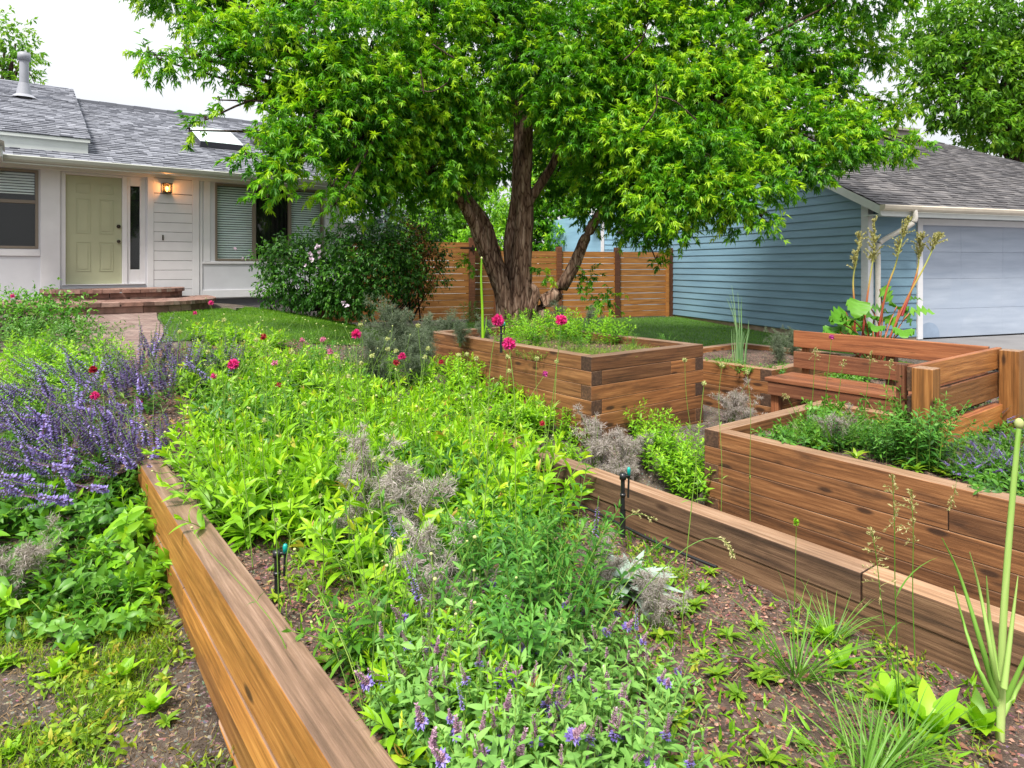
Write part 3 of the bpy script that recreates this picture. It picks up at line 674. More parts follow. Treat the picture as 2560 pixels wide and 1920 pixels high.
# ------------------------------------------------------------------ brick steps
st = thing('brick_steps', 'two rounded brick steps below the green front door', 'steps', W(1.45, 13.6, -.8), ROT)
def arc_step(name, uc, a, b, z0, z1, seed, rows):
    rng = np.random.default_rng(seed); g = Geo(); ox, oy = uc - 1.45, 14.35 - 13.6
    zc = z1 - .062
    def pt(th, s, z):
        c, q = math.cos(th), math.sin(th); return (ox + (a + s) * math.copysign(abs(c) ** .62, c), oy - (b + s) * q ** .62, z + .8)
    def ring(s0, s1, z0_, z1_, wid, gap):
        th = .02
        while th < math.pi - .02:
            dl = wid * rng.uniform(.8, 1.2) / math.hypot(a * math.sin(th), b * math.cos(th)); t2 = min(th + dl, math.pi - .02)
            e = gap / (a + b); j = rng.uniform(-.005, .005)
            v = [pt(x, s, z) for z in (z0_, z1_ + j * .3) for x, s in ((th + e, s0), (t2 - e, s0), (t2 - e, s1 + j), (th + e, s1 + j))]
            g.add(v, [(0, 1, 2, 3), (4, 7, 6, 5), (0, 4, 5, 1), (1, 5, 6, 2), (2, 6, 7, 3), (3, 7, 4, 0)], 0, np.clip(rng.normal(.5, .25), 0, 1)); th = t2
    zz = np.linspace(z0, zc - .002, rows + 1)
    for p, q in zip(zz[:-1], zz[1:]): ring(-.2, -.045, p, q - .004, .26, .006)
    ring(-.22, 0, zc, z1, .11, .006)
    for ring_s in np.arange(-.225, -b + .1, -.105):   # the tread, in bricks
        if a + ring_s < .12: break
        ring(ring_s - .10, ring_s, zc + .01, z1 - .003, .2, .005)
    g.obj(name, M['block'], st)
arc_step('top_step', 1.5, 1.14, 1.15, -.80, -.415, 1, 4)
arc_step('bottom_step', 1.42, 1.66, 2.3, -.86, -.59, 2, 2)

# ------------------------------------------------------------------ the blue garage house on the right
M['patch'] = plain('repainted grey blue patch', (.27, .34, .45), .6, .3, .1)
GB = -1.5
def gw(s, t, z): x, y = g2xy(s, t); return (x, y, z + EYE)
gar = thing('blue_garage', 'slate blue lap sided garage with grey shingle roof and pale double door', 'garage', gw(0, 0, GB), GROT)
gz = lambda z: z - GB
EX = .165; TD = 9.4; ZE = 1.22; PG = .5; TR = 4.7
def rake(t): return ZE + PG * (t if t < TR else TD - t)
def t_lim(z):
    if z <= ZE: return 0., TD
    return (z - ZE) / PG, TD - (z - ZE) / PG
g = Geo(); z = -1.38
g.quad((.006, TD, gz(-1.40)), (.006, 0, gz(-1.40)), (.006, 0, gz(ZE)), (.006, TD, gz(ZE)), 0)   # sheathing behind the boards
g.add([(.006, 0, gz(ZE)), (.006, TD, gz(ZE)), (.006, TR, gz(rake(TR)))], [(0, 2, 1)])
while z < rake(TR) - .05:
    a0, a1 = t_lim(z); b0, b1 = t_lim(z + EX); rr_ = random.Random(int(z * 100)).random()
    o0, o1 = -.024, -.006
    g.add([(o0, a1, gz(z)), (o0, a0, gz(z)), (o1, b0, gz(z + EX + .004)), (o1, b1, gz(z + EX + .004)), (.004, a1, gz(z)), (.004, a0, gz(z))], [(0, 1, 2, 3), (4, 5, 1, 0)], 0, rr_); z += EX
g.obj('side_wall', M['blue'], gar)
g = Geo(); z = -1.38; D0, D1, DT = 1.36, 6.2, .80
g.quad((0, .006, gz(-1.42)), (1.22, .006, gz(-1.42)), (1.22, .006, gz(1.25)), (0, .006, gz(1.25))); g.quad((6.33, .006, gz(-1.42)), (11.3, .006, gz(-1.42)), (11.3, .006, gz(1.25)), (6.33, .006, gz(1.25)))
while z < .9:
    for s0, s1 in ((.0, 1.215), (6.35, 11.3)):
        g.add([(s0, -.024, gz(z)), (s1, -.024, gz(z)), (s1, -.006, gz(z + EX + .004)), (s0, -.006, gz(z + EX + .004)), (s0, .004, gz(z)), (s1, .004, gz(z))], [(0, 1, 2, 3), (4, 5, 1, 0)])
    z += EX
g.box((0, -.028, gz(.94)), (3.05, .02, gz(1.25))); g.box((3.056, -.026, gz(.94)), (11.3, .02, gz(1.25)))
g.obj('front_wall', M['blue_front'], gar)
g = Geo(); g.box((-.03, -.034, gz(-1.40)), (.10, .0, gz(ZE - .02))); g.box((-.034, -.03, gz(-1.40)), (-.002, .13, gz(ZE - .02)))
g.obj('corner_board', M['white'], gar, bevel=.004)
gd = link('garage_door', None, gar)
g = Geo(); zs = [-1.44, -.87, -.265, .27, .80]
for a, b in zip(zs[:-1], zs[1:]):
    for s0 in np.arange(D0, D1, 1.22): g.box((s0 + .0012, .10, gz(a) + .004), (min(s0 + 1.22, D1) - .0012, .14, gz(b)))
g.box((D0, .115, gz(-1.44)), (D1, .16, gz(.80))); g.obj('door_section', M['gdoor'], gd, bevel=.003)
g = Geo(); th_ = np.linspace(0, math.pi, 20); g.add([(D0 + .33 + .29 * math.cos(a), .0975, gz(-1.43) + .30 * math.sin(a) ** .8) for a in th_], [tuple(range(20))]); g.obj('paint_patch', M['patch'], gd)
g = Geo(); g.box((D0 - .13, -.04, gz(-1.44)), (D0, .14, gz(.92))); g.box((D0, -.04, gz(.80)), (D1, .14, gz(.92))); g.box((D1, -.04, gz(-1.44)), (D1 + .13, .14, gz(.92))); g.obj('door_frame', M['trim'], gd, bevel=.004)
g = Geo(); g.box((.03, .03, gz(-1.9)), (.2, TD, gz(-1.382))); g.box((.03, -.0, gz(-1.9)), (1.3, .2, gz(-1.40))); g.obj('foundation', M['concrete_tan'], gar)
ov, ro = .40, .14
g = Geo(); mg = slope_mat((0, -ov, gz(ZE - ov * PG + .09)), PG); cs = math.cos(math.atan(PG)); run = (TR + ov) / cs
def clipg(y):
    t = y * cs - ov; return -ro, (11.3 + ov if t < 0 else 11.3 + ov - (t + ov) * (3.8 / (TR + ov)))
shingles(g, 0, 0, run, mg, seed=9, clip=clipg)
pts = [(-ro, 0), (11.3 + ov, 0), (7.9, run), (-ro, run)]
g.add([tuple(mg @ Vector((x, y, -.012))) for x, y in pts], [(0, 1, 2, 3)], 0, .3)
zrg = gz(ZE + TR * PG + .09)
g.add([(-ro, TR, zrg), (7.9, TR, zrg), (11.7, TD + ov, gz(ZE - ov * PG)), (-ro, TD + ov, gz(ZE - ov * PG)), (11.7, -ov, gz(ZE - ov * PG + .05))], [(0, 1, 2, 3)], 0, .4); g.add([(11.7, -ov, gz(ZE - ov * PG + .05)), (11.7, TD + ov, gz(ZE - ov * PG)), (7.9, TR, zrg - .01)], [(0, 1, 2)], 0, .4)
gr_ = g.obj('roof', M['shingle_dk'], gar)
g = Geo(); g.box((6.4, TR + .3, zrg - .4), (7.3, TR + .8, zrg + .32)); g.box((6.3, TR + .2, zrg + .32), (7.4, TR + .9, zrg + .40)); g.obj('chimney', M['concrete'], gr_)
g = Geo()                                      # rake boards up the gable, soffit strip and gutter
def rk(t0, t1, x0, x1, dz0, dz1):
    v = [(x, t, gz(rake(t)) + d) for t in (t0, t1) for x, d in ((x0, dz0), (x1, dz0), (x1, dz1), (x0, dz1))]
    g.add(v, [(0, 1, 2, 3), (4, 7, 6, 5), (0, 4, 5, 1), (1, 5, 6, 2), (2, 6, 7, 3), (3, 7, 4, 0)])
def rake0(t): return t
rk(-ov + 1e-6, TR, -ro, -ro + .03, -.10, .075) if False else None
for t0, t1 in ((0, TR), (TR, TD)): rk(t0, t1, -ro, -ro + .03, -.09, .075); rk(t0, t1, -ro + .03, -.004, -.085, -.06)
e0 = [(x, t, z) for t, zz_ in ((-ov, ZE - ov * PG), (0, ZE)) for x, z in ((-ro, gz(zz_) - .09), (-ro + .03, gz(zz_) - .09), (-ro + .03, gz(zz_) + .075), (-ro, gz(zz_) + .075))]
g.add(e0, [(0, 1, 2, 3), (0, 4, 5, 1), (1, 5, 6, 2), (2, 6, 7, 3), (3, 7, 4, 0)])
g.box((-ro + .03, -ov, gz(ZE - ov * PG - .11)), (11.6, -ov + .03, gz(ZE - ov * PG + .06))); g.box((-ro + .03, -ov + .03, gz(ZE - ov * PG - .09)), (11.6, -.004, gz(ZE - ov * PG - .07)))
g.obj('fascia', M['fascia'], gar)
g = Geo(); zg = gz(ZE - ov * PG + .09); prof = [(.0, 0), (-.11, .0), (-.12, -.02), (-.105, -.07), (-.08, -.10), (0, -.11)]
pv = [(x, -ov - .002 + y, zg + z_) for x in (-ro - .02, 11.7) for y, z_ in prof]
g.add(pv, [(i, 6 + i, 7 + i, i + 1) for i in range(1, 5)]); g.add(pv[:6], [tuple(range(6))]); g.add(pv[6:], [tuple(range(5, -1, -1))]); g.obj('gutter', M['cream_gutter'], gar)
g = Geo(); c = curve([(.62, -ov - .06, zg - .08), (.62, -ov - .06, zg - .28), (.5, -ov + .05, zg - .42), (.25, -.13, zg - .62), (.15, -.085, zg - .76), (.15, -.085, gz(0.)), (.15, -.085, gz(-1.35))], 40)
tubes(g, c, .048, 10); g.obj('downspout', M['white_metal'], gar, True)

# ------------------------------------------------------------------ fence of horizontal boards, square to the garage
fen = thing('slat_fence', 'brown horizontal slat fence between the tree and the blue garage', 'fence', (*g2xy(-.02, 6.62), EYE - 1.5), GROT)
def fence_run(x0, x1, z0, z1, pitch=.164, gap=.012, seed=0):
    rng = np.random.default_rng(seed); g = Geo(); z = z0
    while z + .1 < z1:
        g.box((x1, -.012 + rng.uniform(-.003, .003), z + gap / 2 + rng.uniform(-.003, .003)), (x0, .012, min(z + pitch - gap / 2, z1))); z += pitch
    g.obj('slat_panel', M['fence'], fen)
px_ = [0., -1.74, -3.48, -5.22]
for k, (a, b) in enumerate(zip(px_[:-1], px_[1:])): fence_run(a - .05, b + .05, .08, 1.96, seed=k)
fence_run(-5.17, -5.93, .08, 1.96, seed=7)
for k, p in enumerate(px_): g = Geo(); g.box((p - .07, -.075, -.3), (p + .07, .065, 2.0)); g.obj('post', M['fence_post'], fen, bevel=.006)
g = Geo(); g.box((-.2, -.05, -.0), (-.115, -.014, 1.96)); g.obj('post', M['fence'], fen)
gate = thing('slat_gate', 'taller slatted gate with dark posts left of the tree trunk', 'gate', (*g2xy(-.02 - 5.95, 6.4), EYE - 1.45), GROT)
fen2 = fen; fen = gate
fence_run(-.08, -1.75, .1, 2.03, seed=8); fence_run(-1.9, -3.6, .1, 2.03, seed=9)
for p in (0., -1.82, -3.66): g = Geo(); g.box((p - .07, -.075, -.3), (p + .07, .065, 2.15)); g.obj('post', M['fence_post'], fen, bevel=.006)
g = Geo(); g.box((-.32, -.1, 1.86), (.05, -.078, 1.91)); tubes(g, [(0, -.1, 1.8), (0, -.1, 1.96)], .018, 8); g.obj('hinge', M['bronze'], fen)
fen = fen2

# ------------------------------------------------------------------ houses beyond the fence
nb = thing('pale_blue_house', 'pale blue sided gable of a house beyond the slat fence', 'house', (*g2xy(1.85, 10.4), EYE - 1.5), GROT)
g = Geo(); z = 0.
while z < 4.6:
    zz1 = z + .17; lim = lambda q: max(-2.1, -2.1 + (q - 3.3) * 1.6)
    if z < 3.3: a, a2 = -2.1, -2.1
    else: a, a2 = lim(z), lim(zz1)
    g.add([(a, -.02, z), (6., -.02, z), (6., -.004, zz1), (a2, -.004, zz1), (a, .01, z), (6., .01, z)], [(0, 1, 2, 3), (4, 5, 1, 0)]); z = zz1
g.quad((-2.1, .012, 0), (6, .012, 0), (6, .012, 3.3), (-2.1, .012, 3.3)); g.quad((-2.1, .012, 0), (-2.1, .012, 3.3), (-2.1, 5, 3.3), (-2.1, 5, 0)); g.obj('wall', M['blue_lt'], nb)
g = Geo(); g.box((-2.17, -.04, 0), (-2.08, .03, 3.3)); g.add([(-2.5, -.2, 3.05), (-.2, -.2, 4.82), (-.2, -.2, 4.98), (-2.5, -.2, 3.21), (-2.5, .4, 3.21), (-.2, .4, 4.98)], [(0, 1, 2, 3), (3, 2, 5, 4)]); g.obj('rake_board', M['trim'], nb)
wn = link('window', None, nb); g = Geo(); g.box((-1.2, -.06, 2.1), (-.2, -.022, 2.9)); g.obj('frame', M['trim'], wn); g = Geo(); g.box((-1.1, -.064, 2.2), (-.3, -.061, 2.8)); g.obj('pane', M['glass_dk'], wn)
nb = thing('grey_roofed_house', 'low grey roofed house glimpsed over the gate beside the spruce', 'house', (-5.6, 30, EYE - 1.4), .25)
g = Geo(); mt3 = slope_mat((0, -.4, 3.3), .42); shingles(g, -4, 4.6, 4.2, mt3, .2, 11); g.quad(*[tuple(mt3 @ Vector(p)) for p in ((-4, 0, -.02), (4.6, 0, -.02), (4.6, 4.2, -.02), (-4, 4.2, -.02))]); g.obj('roof', M['shingle'], nb)
g = Geo(); g.box((-3.7, 0, 0), (4.3, 6, 3.35)); g.obj('wall', M['white'], nb)
# ------------------------------------------------------------------ trees
LM = {}
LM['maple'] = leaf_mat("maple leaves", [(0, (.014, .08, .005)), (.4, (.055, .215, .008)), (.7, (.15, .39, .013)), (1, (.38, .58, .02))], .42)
LM['far'] = leaf_mat("far tree leaves", [(0, (.025, .10, .008)), (.5, (.12, .30, .016)), (1, (.32, .50, .035))], .38)
LM['darkleaf'] = leaf_mat("dark glossy leaves", [(0, (.014, .055, .008)), (.5, (.045, .16, .016)), (1, (.15, .36, .03))], .28)
LM['darkleaf2'] = leaf_mat("bush leaves", [(0, (.02, .08, .010)), (.5, (.07, .23, .022)), (1, (.20, .45, .04))], .3)
LM['rusty'] = leaf_mat("rusty leaves", [(0, (.12, .035, .01)), (.5, (.22, .075, .02)), (1, (.33, .15, .04))], .3)
LM['spruce'] = leaf_mat("blue spruce needles", [(0, (.05, .10, .095)), (.5, (.13, .21, .20)), (1, (.27, .38, .38))], .15)
LM['lime'] = leaf_mat("lime leaves", [(0, (.07, .19, .010)), (.5, (.17, .40, .016)), (1, (.34, .60, .03))], .38)
def bark(name, a, b_, c_):
    m, n, b, l = new_mat(name); co = coords(n, "Object", (14, 14, 2.2)); f = noise(n, 1., 6, co, .65)
    vo = N(n, "ShaderNodeTexVoronoi", Scale=1., feature='DISTANCE_TO_EDGE'); l(coords(n, "Object", (17, 17, 3.2)), vo.inputs["Vector"])
    c = ramp(n, [(.3, a), (.5, b_), (.7, c_)], f)
    c = mixc(n, 1., c, ramp(n, [(0, (.25, .2, .18)), (.12, (1, 1, 1))], vo.outputs["Distance"]), 'MULTIPLY')
    l(c, b.inputs["Base Color"]); b.inputs["Roughness"].default_value = .9; b.inputs["Specular IOR Level"].default_value = .2
    h = mixc(n, .5, f, vo.outputs["Distance"]); bump(n, h, b, .9, .05); return m
M['bark'] = bark("furrowed bark", (.04, .02, .014), (.20, .12, .08), (.48, .35, .26)); M['bark_dk'] = bark("dark branch bark", (.02, .013, .011), (.06, .038, .03), (.13, .09, .07))
def crown(g, blobs, rng, dens, leaf=.085, lobes=3, flat=.8, droop=.55, tips=.25, rim=.5, width=.26, kn=6):
    for c, r in blobs:
        clump_light = rng.normal(0, .10); c = np.asarray(c, float); n = max(4, int(dens * r * r))
        d = rdirs(rng, n); rad = rim + (1 - rim) * rng.random(n) ** .6
        rad *= 1 + .25 * np.sin(3.1 * d[:, 0] * 2 + c[0] * 5) * np.sin(2.7 * d[:, 1] * 2 + c[1] * 3)
        p = c + d * (r * rad)[:, None] * np.array([1, 1, flat])
        ax = nrm(d * .8 + np.array([0, 0, -droop]) * rng.random((n, 1)) + rng.normal(size=(n, 3)) * .35)
        base = (rng.normal(.40, .13, n) + tips * (rad > .82) * rng.random(n) + .10 * d[:, 2] + clump_light)  # new growth at the rim; lit clumps and tops painted into leaf colour
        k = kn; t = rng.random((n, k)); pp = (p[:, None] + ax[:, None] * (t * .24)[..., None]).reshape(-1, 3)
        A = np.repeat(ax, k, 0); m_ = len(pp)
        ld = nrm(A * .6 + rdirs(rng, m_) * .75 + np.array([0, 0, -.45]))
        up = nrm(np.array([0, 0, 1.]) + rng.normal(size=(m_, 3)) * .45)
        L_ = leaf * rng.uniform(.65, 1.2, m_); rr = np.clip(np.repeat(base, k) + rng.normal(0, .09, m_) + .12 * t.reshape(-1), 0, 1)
        kites(g, pp, ld, up, L_, L_ * width, r=rr, droop=.15)
        if lobes == 3:
            sd_ = nrm(np.cross(ld, up))
            for s in (-1, 1): kites(g, pp, ld * .80 + sd_ * s * .58, up, L_ * .74, L_ * .74 * width, r=rr, droop=.12)
        elif lobes == 5:
            sd_ = nrm(np.cross(ld, up))
            for s in (-1, 1):
                kites(g, pp, ld * .85 + sd_ * s * .5, up, L_ * .8, L_ * .8 * width, r=rr); kites(g, pp, ld * .25 + sd_ * s, up, L_ * .55, L_ * .55 * width, r=rr)
def limb(g, pts, r0, r1, n=24, sides=14, rough=.12, seed=0, flare=0.):
    rng = np.random.default_rng(seed); c = curve(pts, n); t = np.linspace(0, 1, n)
    rad = r0 * (1 - t) + r1 * t + flare * np.exp(-t * 9)
    k0 = g.n; tubes(g, c, rad, sides, cap=False)
    v = g.v[-1].reshape(n, sides, 3); th = np.arange(sides) / sides * 2 * math.pi
    ph = rng.random(4) * 6
    w_ = 1 + rough * (np.sin(th * 4 + ph[0]) * .5 + np.sin(th * 7 + ph[1]) * .5)[None] * (.7 + .3 * np.sin(t * 9 + ph[2]))[:, None] + rng.normal(size=(n, sides)) * rough * .22
    g.v[-1] = (c[:, None] + (v - c[:, None]) * w_[..., None]).reshape(-1, 3)

# the multi-stemmed maple
mp = thing('maple_tree', 'large multi trunked maple with drooping bright green crown behind the tall bed', 'tree', (.05, 11., EYE - 1.5))
MO = np.array([.05, 11., EYE - 1.5]); D = lambda x, y, d: on_depth(x, y, d) - MO
g = Geo()
b0 = D(1290, 800, 11.) * [1, 1, 0] + [0, 0, -.15]
limb(g, [b0 + [.02, 0, 0], D(1297, 760, 11), D(1303, 650, 11), D(1312, 540, 11), D(1309, 450, 11.05), D(1316, 335, 11.1), D(1308, 190, 11.2), D(1290, 20, 11.3)], .205, .07, 40, 18, .2, 1, .12)
limb(g, [b0 + [-.12, -.05, 0], D(1266, 775, 10.85), D(1252, 712, 10.8), D(1216, 630, 10.7), D(1186, 556, 10.6), D(1154, 505, 10.5), D(1118, 466, 10.35), D(1040, 400, 10.1), D(940, 330, 9.8)], .15, .05, 36, 14, .2, 2, .07)
limb(g, [b0 + [-.08, .12, 0], D(1272, 745, 11.15), D(1243, 650, 11.1), D(1216, 560, 11.1), D(1178, 505, 11.1), D(1130, 430, 11.2), D(1060, 280, 11.3)], .115, .045, 30, 12, .16, 3)
limb(g, [b0 + [-.03, .18, 0], D(1278, 690, 11.2), D(1276, 600, 11.2), D(1290, 500, 11.25), D(1293, 400, 11.3), D(1292, 290, 11.4), D(1255, 120, 11.5)], .13, .055, 30, 12, .16, 4)
limb(g, [b0 + [.16, .03, .05], D(1352, 770, 10.9), D(1398, 728, 10.85), D(1436, 661, 10.75), D(1462, 598, 10.6), D(1491, 547, 10.4), D(1527, 503, 10.2), D(1600, 430, 9.9)], .13, .045, 30, 14, .16, 5, .08)
limb(g, [D(1312, 520, 11.05), D(1358, 450, 11.1), D(1380, 415, 11.1), D(1404, 364, 11.1), D(1430, 328, 11.1), D(1490, 322, 11.0), D(1560, 300, 10.9), D(1680, 230, 10.6)], .085, .035, 26, 12, .14, 6)
limb(g, [D(1430, 328, 11.1), D(1478, 220, 11.2), D(1510, 160, 11.3), D(1545, 100, 11.4), D(1600, -60, 11.6)], .075, .04, 18, 12, .12, 7)
limb(g, [D(1000, 370, 10.0), D(985, 300, 9.9), D(1030, 250, 9.8), D(1100, 100, 9.9)], .07, .03, 16, 10, .12, 8)
limb(g, [D(1330, 772, 10.75), D(1340, 730, 10.7), D(1325, 712, 10.7)], .08, .05, 8, 10, .15, 9)
g.obj('trunk', M['bark'], mp, True)
BL = [(400,150,42,8),(372,135,22,8),(470,130,40,8),(545,140,52,8.2),(615,120,50,8.3),(570,205,20,8.2),(548,250,16,8.1),(514,300,24,8),(474,326,17,8),(672,215,46,8.6),
 (690,180,85,8.7),(700,295,46,8.3),(622,396,30,7.9),(668,365,56,8),(690,440,52,7.9),(670,492,24,7.9),(742,385,60,8.1),(828,468,40,8.2),(832,520,22,8.2),(765,300,105,8.4),(815,200,130,8.9),(880,320,120,8.9),(900,430,85,9),
 (905,490,60,9.3),(950,250,140,9.2),(960,400,100,9.3),(1000,480,58,9.8),(1020,320,110,9.6),(1060,200,150,9.8),(1080,420,90,9.7),(1130,330,110,9.9),(1110,470,55,10.4),(1180,240,105,10),(1170,385,72,10),(1190,440,40,10.1),
 (1290,150,95,10),(1390,200,130,9.9),(1385,270,66,9.8),(1420,290,85,9.7),(1452,330,60,9.5),(1370,470,45,11.6),(1500,180,130,10.3),(1560,330,110,9.7),(1500,430,90,10.2),(1480,520,50,10.6),(1580,470,95,9.8),(1560,560,40,10.2),
 (1640,400,120,9.4),(1660,500,95,9.1),(1690,562,52,9),(1620,560,45,9.4),(1648,606,24,9.6),(1640,650,18,9.8),(1730,480,90,9),(1750,380,110,9.2),(1800,480,80,8.9),(1850,500,52,8.8),(1830,548,30,8.8),(1905,540,32,8.8),(1925,562,18,8.8),(1900,448,66,9),
 (1940,460,40,9),(1880,360,110,9.6),(1780,240,150,10),(1640,230,140,10.1),(1920,260,120,10.2),(2000,340,100,9.9),(1990,420,56,9.6),(2040,430,30,9.6),(2080,370,70,9.8),(2130,345,64,10),(2190,352,50,10),(2250,360,38,10),(2295,356,22,10),(2090,270,70,10.3),(2150,300,50,10.4),(2080,190,70,10.5),
 (2240,262,40,11),(2200,270,42,11),(2050,130,100,10.7),(2165,128,50,11),(2220,140,40,11),(1920,130,120,10.6),(1770,110,130,10.4),(1600,90,140,10.4),(1430,80,130,10.2),(1260,50,130,10.4),(1090,60,140,10),(930,100,140,9.4),(790,90,120,9),(660,70,90,8.6),(540,60,70,8.4),
 (700,330,60,11),(880,400,70,11.5),(1000,420,60,12),(1160,470,50,12.4),(1240,400,70,12.4),(1390,380,70,12.6),(1500,330,90,12.5),(1650,330,100,12.4),(1700,440,80,12),(1820,400,90,12),(1560,200,120,12.5),(1350,250,110,12.8),(1120,280,130,12.6),(900,220,140,12),(1800,250,130,12.5),(1430,440,45,11.5),(1590,520,60,12)]
for x in range(450, 2200, 190): BL.append((x, -60 + 30 * ((x // 190) % 2), 150, 10.5 + (x % 3) * .5))
for x in range(600, 2000, 260): BL.append((x, -290, 190, 11.))
BL += [(1470,690,22,10.8),(1485,742,16,10.7),(1520,742,20,10.6),(1365,682,18,10.9),(1450,735,14,10.7),(1180,650,16,10.8)]
rng = np.random.default_rng(7); blobs = [(D(x, y, d), r * d / 1640 * .84) for x, y, r, d in BL]
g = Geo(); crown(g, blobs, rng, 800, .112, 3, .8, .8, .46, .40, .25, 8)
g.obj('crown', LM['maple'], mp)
g = Geo()                                      # branches and twigs out to the clumps
hubs = [D(1310, 300, 11.1), D(1030, 390, 10.1), D(1560, 440, 10), D(1450, 320, 11), D(1130, 380, 11.2), D(1500, 200, 11.2), D(1290, 120, 11.3), D(1600, 300, 10.8), D(940, 330, 9.8), D(1680, 240, 10.6)]
for c, r in blobs[:-6]:
    h = min(hubs, key=lambda q: np.linalg.norm(q - c)); md = (h + c) / 2 + [0, 0, .22] + rng.normal(size=3) * .12
    cv = curve([h, md, c], 10); ln = np.linalg.norm(c - h); tubes(g, cv, np.linspace(.012 + .012 * ln, .008, 10), 6)
    e = c + rdirs(rng, 5) * r * .8
    tubes(g, np.stack([np.array([c + (q - c) * t_ + [0, 0, .05 * math.sin(t_ * 3)] for t_ in (0, .35, .7, 1)]) for q in e]), np.array([.008, .006, .004, .003]), 4)
for pts in ([(1000,190),(1030,215),(1075,230),(1115,210),(1125,195)], [(1080,110),(1110,130),(1135,145)], [(1060,235),(1055,200),(1050,170)], [(1640,210),(1640,270),(1600,330)], [(1640,240),(1690,255),(1740,300)], [(1560,150),(1600,110),(1620,60)]):
    tubes(g, curve([D(x, y, 8.9) for x, y in pts], 14), .011, 5)
g.obj('branch', M['bark_dk'], mp, True)

def simple_tree(name, label, px, py_base, d, hgt, blobs_px, leafmat, seed, dens=60, leaf=.16, lobes=1, tr=.16, group=None, cat='tree', trunkmat='bark_dk', flat=.8, width=.42):
    """a tree further off: blobs given in photo points at depth d (+offset)"""
    rng = np.random.default_rng(seed); base = on_depth(px, 664, d); base[2] = EYE + hgt
    t = thing(name, label, cat, base, 0, group); bl = [(on_depth(x, y, d + o) - base, r * (d + o) / 1640) for x, y, r, o in blobs_px]
    g = Geo(); top = np.mean([b[0] for b in bl], 0)
    limb(g, [np.array([0, 0, -.2]), top * [.3, .3, .35], top * [.7, .7, .7], top], tr, tr * .35, 12, 8, .1, seed)
    for c, r in bl: tubes(g, curve([top * [.55, .55, .55], (top * .6 + c * .4), c], 7), np.linspace(tr * .35, .015, 7), 5)
    g.obj('trunk', M[trunkmat], t, True)
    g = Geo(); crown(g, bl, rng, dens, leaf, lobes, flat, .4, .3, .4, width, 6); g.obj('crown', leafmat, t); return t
simple_tree('ash_tree', 'leafy tree overhanging the garage roof at the upper right corner', 2640, 800, 25, -1.5,
 [(2330,140,60,0),(2300,210,45,0),(2310,260,40,0),(2400,160,90,0),(2390,260,80,-.5),(2370,290,40,-.5),(2480,200,110,0),(2470,320,80,-.5),(2560,160,120,.5),(2550,300,100,0),(2550,360,36,-.3),(2640,240,140,.5),(2670,330,90,.4),(2450,60,140,1),(2600,30,150,1),(2340,70,90,1),(2720,120,160,1)], LM['far'], 21, 150, .25, 1, .3)
simple_tree('poplar_tree', 'pale yellow green tree rising behind the roof at the far left', -60, 700, 30, -1.5, [(20,150,60,0),(60,190,45,0),(-30,180,90,1),(75,140,30,0),(40,110,40,1),(90,215,20,0),(-20,90,90,1),(10,230,40,0)], LM['far'], 22, 60, .24, 1, .2)
LT = [('linden_tree','yellow green tree seen between the left stems over the gate',1180,26,[(1120,520,55,0),(1160,560,50,0),(1090,570,45,0),(1200,600,45,-1),(1140,620,40,-1),(1060,545,35,0),(1220,530,60,1),(1250,600,40,0),(1080,610,30,0),(1040,590,40,1),(1180,640,40,-1),(1010,540,40,2),(1110,480,50,2),(1190,460,60,3)],'lime',31),
 ('elm_tree','dark green tree filling the gap right of the main trunk',1400,27,[(1340,480,60,0),(1390,540,60,0),(1420,600,55,-1),(1340,600,50,0),(1450,500,60,1),(1370,420,70,2),(1400,640,40,-1),(1470,610,30,0),(1330,550,50,0),(1300,620,45,0),(1360,640,40,0),(1450,560,45,1),(1500,640,40,1),(1540,600,35,2),(1290,540,55,2),(1420,660,35,0)],'maple',32),
 ('oak_tree','broad tree behind the maple crown between both houses',1560,36,[(1450,330,120,0),(1600,300,140,1),(1760,330,130,2),(1350,300,120,0),(1200,330,130,1),(1050,350,120,0),(1500,450,80,0),(1640,440,70,-2),(920,330,110,2),(1900,330,80,3)],'far',33)]
for nm, lb, px, d, bp, mt_, sd_ in LT: simple_tree(nm, lb, px, 700, d, -1.5, bp, LM[mt_], sd_, 300 if d < 30 else 90, .2 if d < 30 else .34)
# blue spruce
sp = thing('blue_spruce', 'silvery blue spruce behind the flowering shrub by the house corner', 'tree', on_depth(965, 664, 19) * [1, 1, 0] + [0, 0, EYE - 1.0])
g = Geo(); tubes(g, [(0, 0, -.2), (0, 0, 3.4)], [.12, .02], 8); g.obj('trunk', M['bark_dk'], sp, True)
g = Geo(); rng = np.random.default_rng(5)
for k in range(150):
    z = .3 + 2.9 * rng.random() ** 1.1; a = rng.random() * 6.283; ln = (3.4 - z) * .42 * rng.uniform(.7, 1.1) + .12
    d = np.array([math.cos(a), math.sin(a), .12]); t = np.linspace(.15, 1, int(10 + ln * 26)); p = np.array([0, 0, z]) + d * (ln * t)[:, None] + np.array([0, 0, -.25]) * (t ** 2)[:, None] * ln
    q = np.repeat(p, 9, 0); dr_ = nrm(d * .7 + rdirs(rng, len(q)) * .8); kites(g, q, dr_, (0, 0, 1), .085, .022, r=np.clip(rng.normal(.45, .2) + .3 * np.repeat(t, 9) - .1, 0, 1))
g.obj('crown', LM['spruce'], sp)
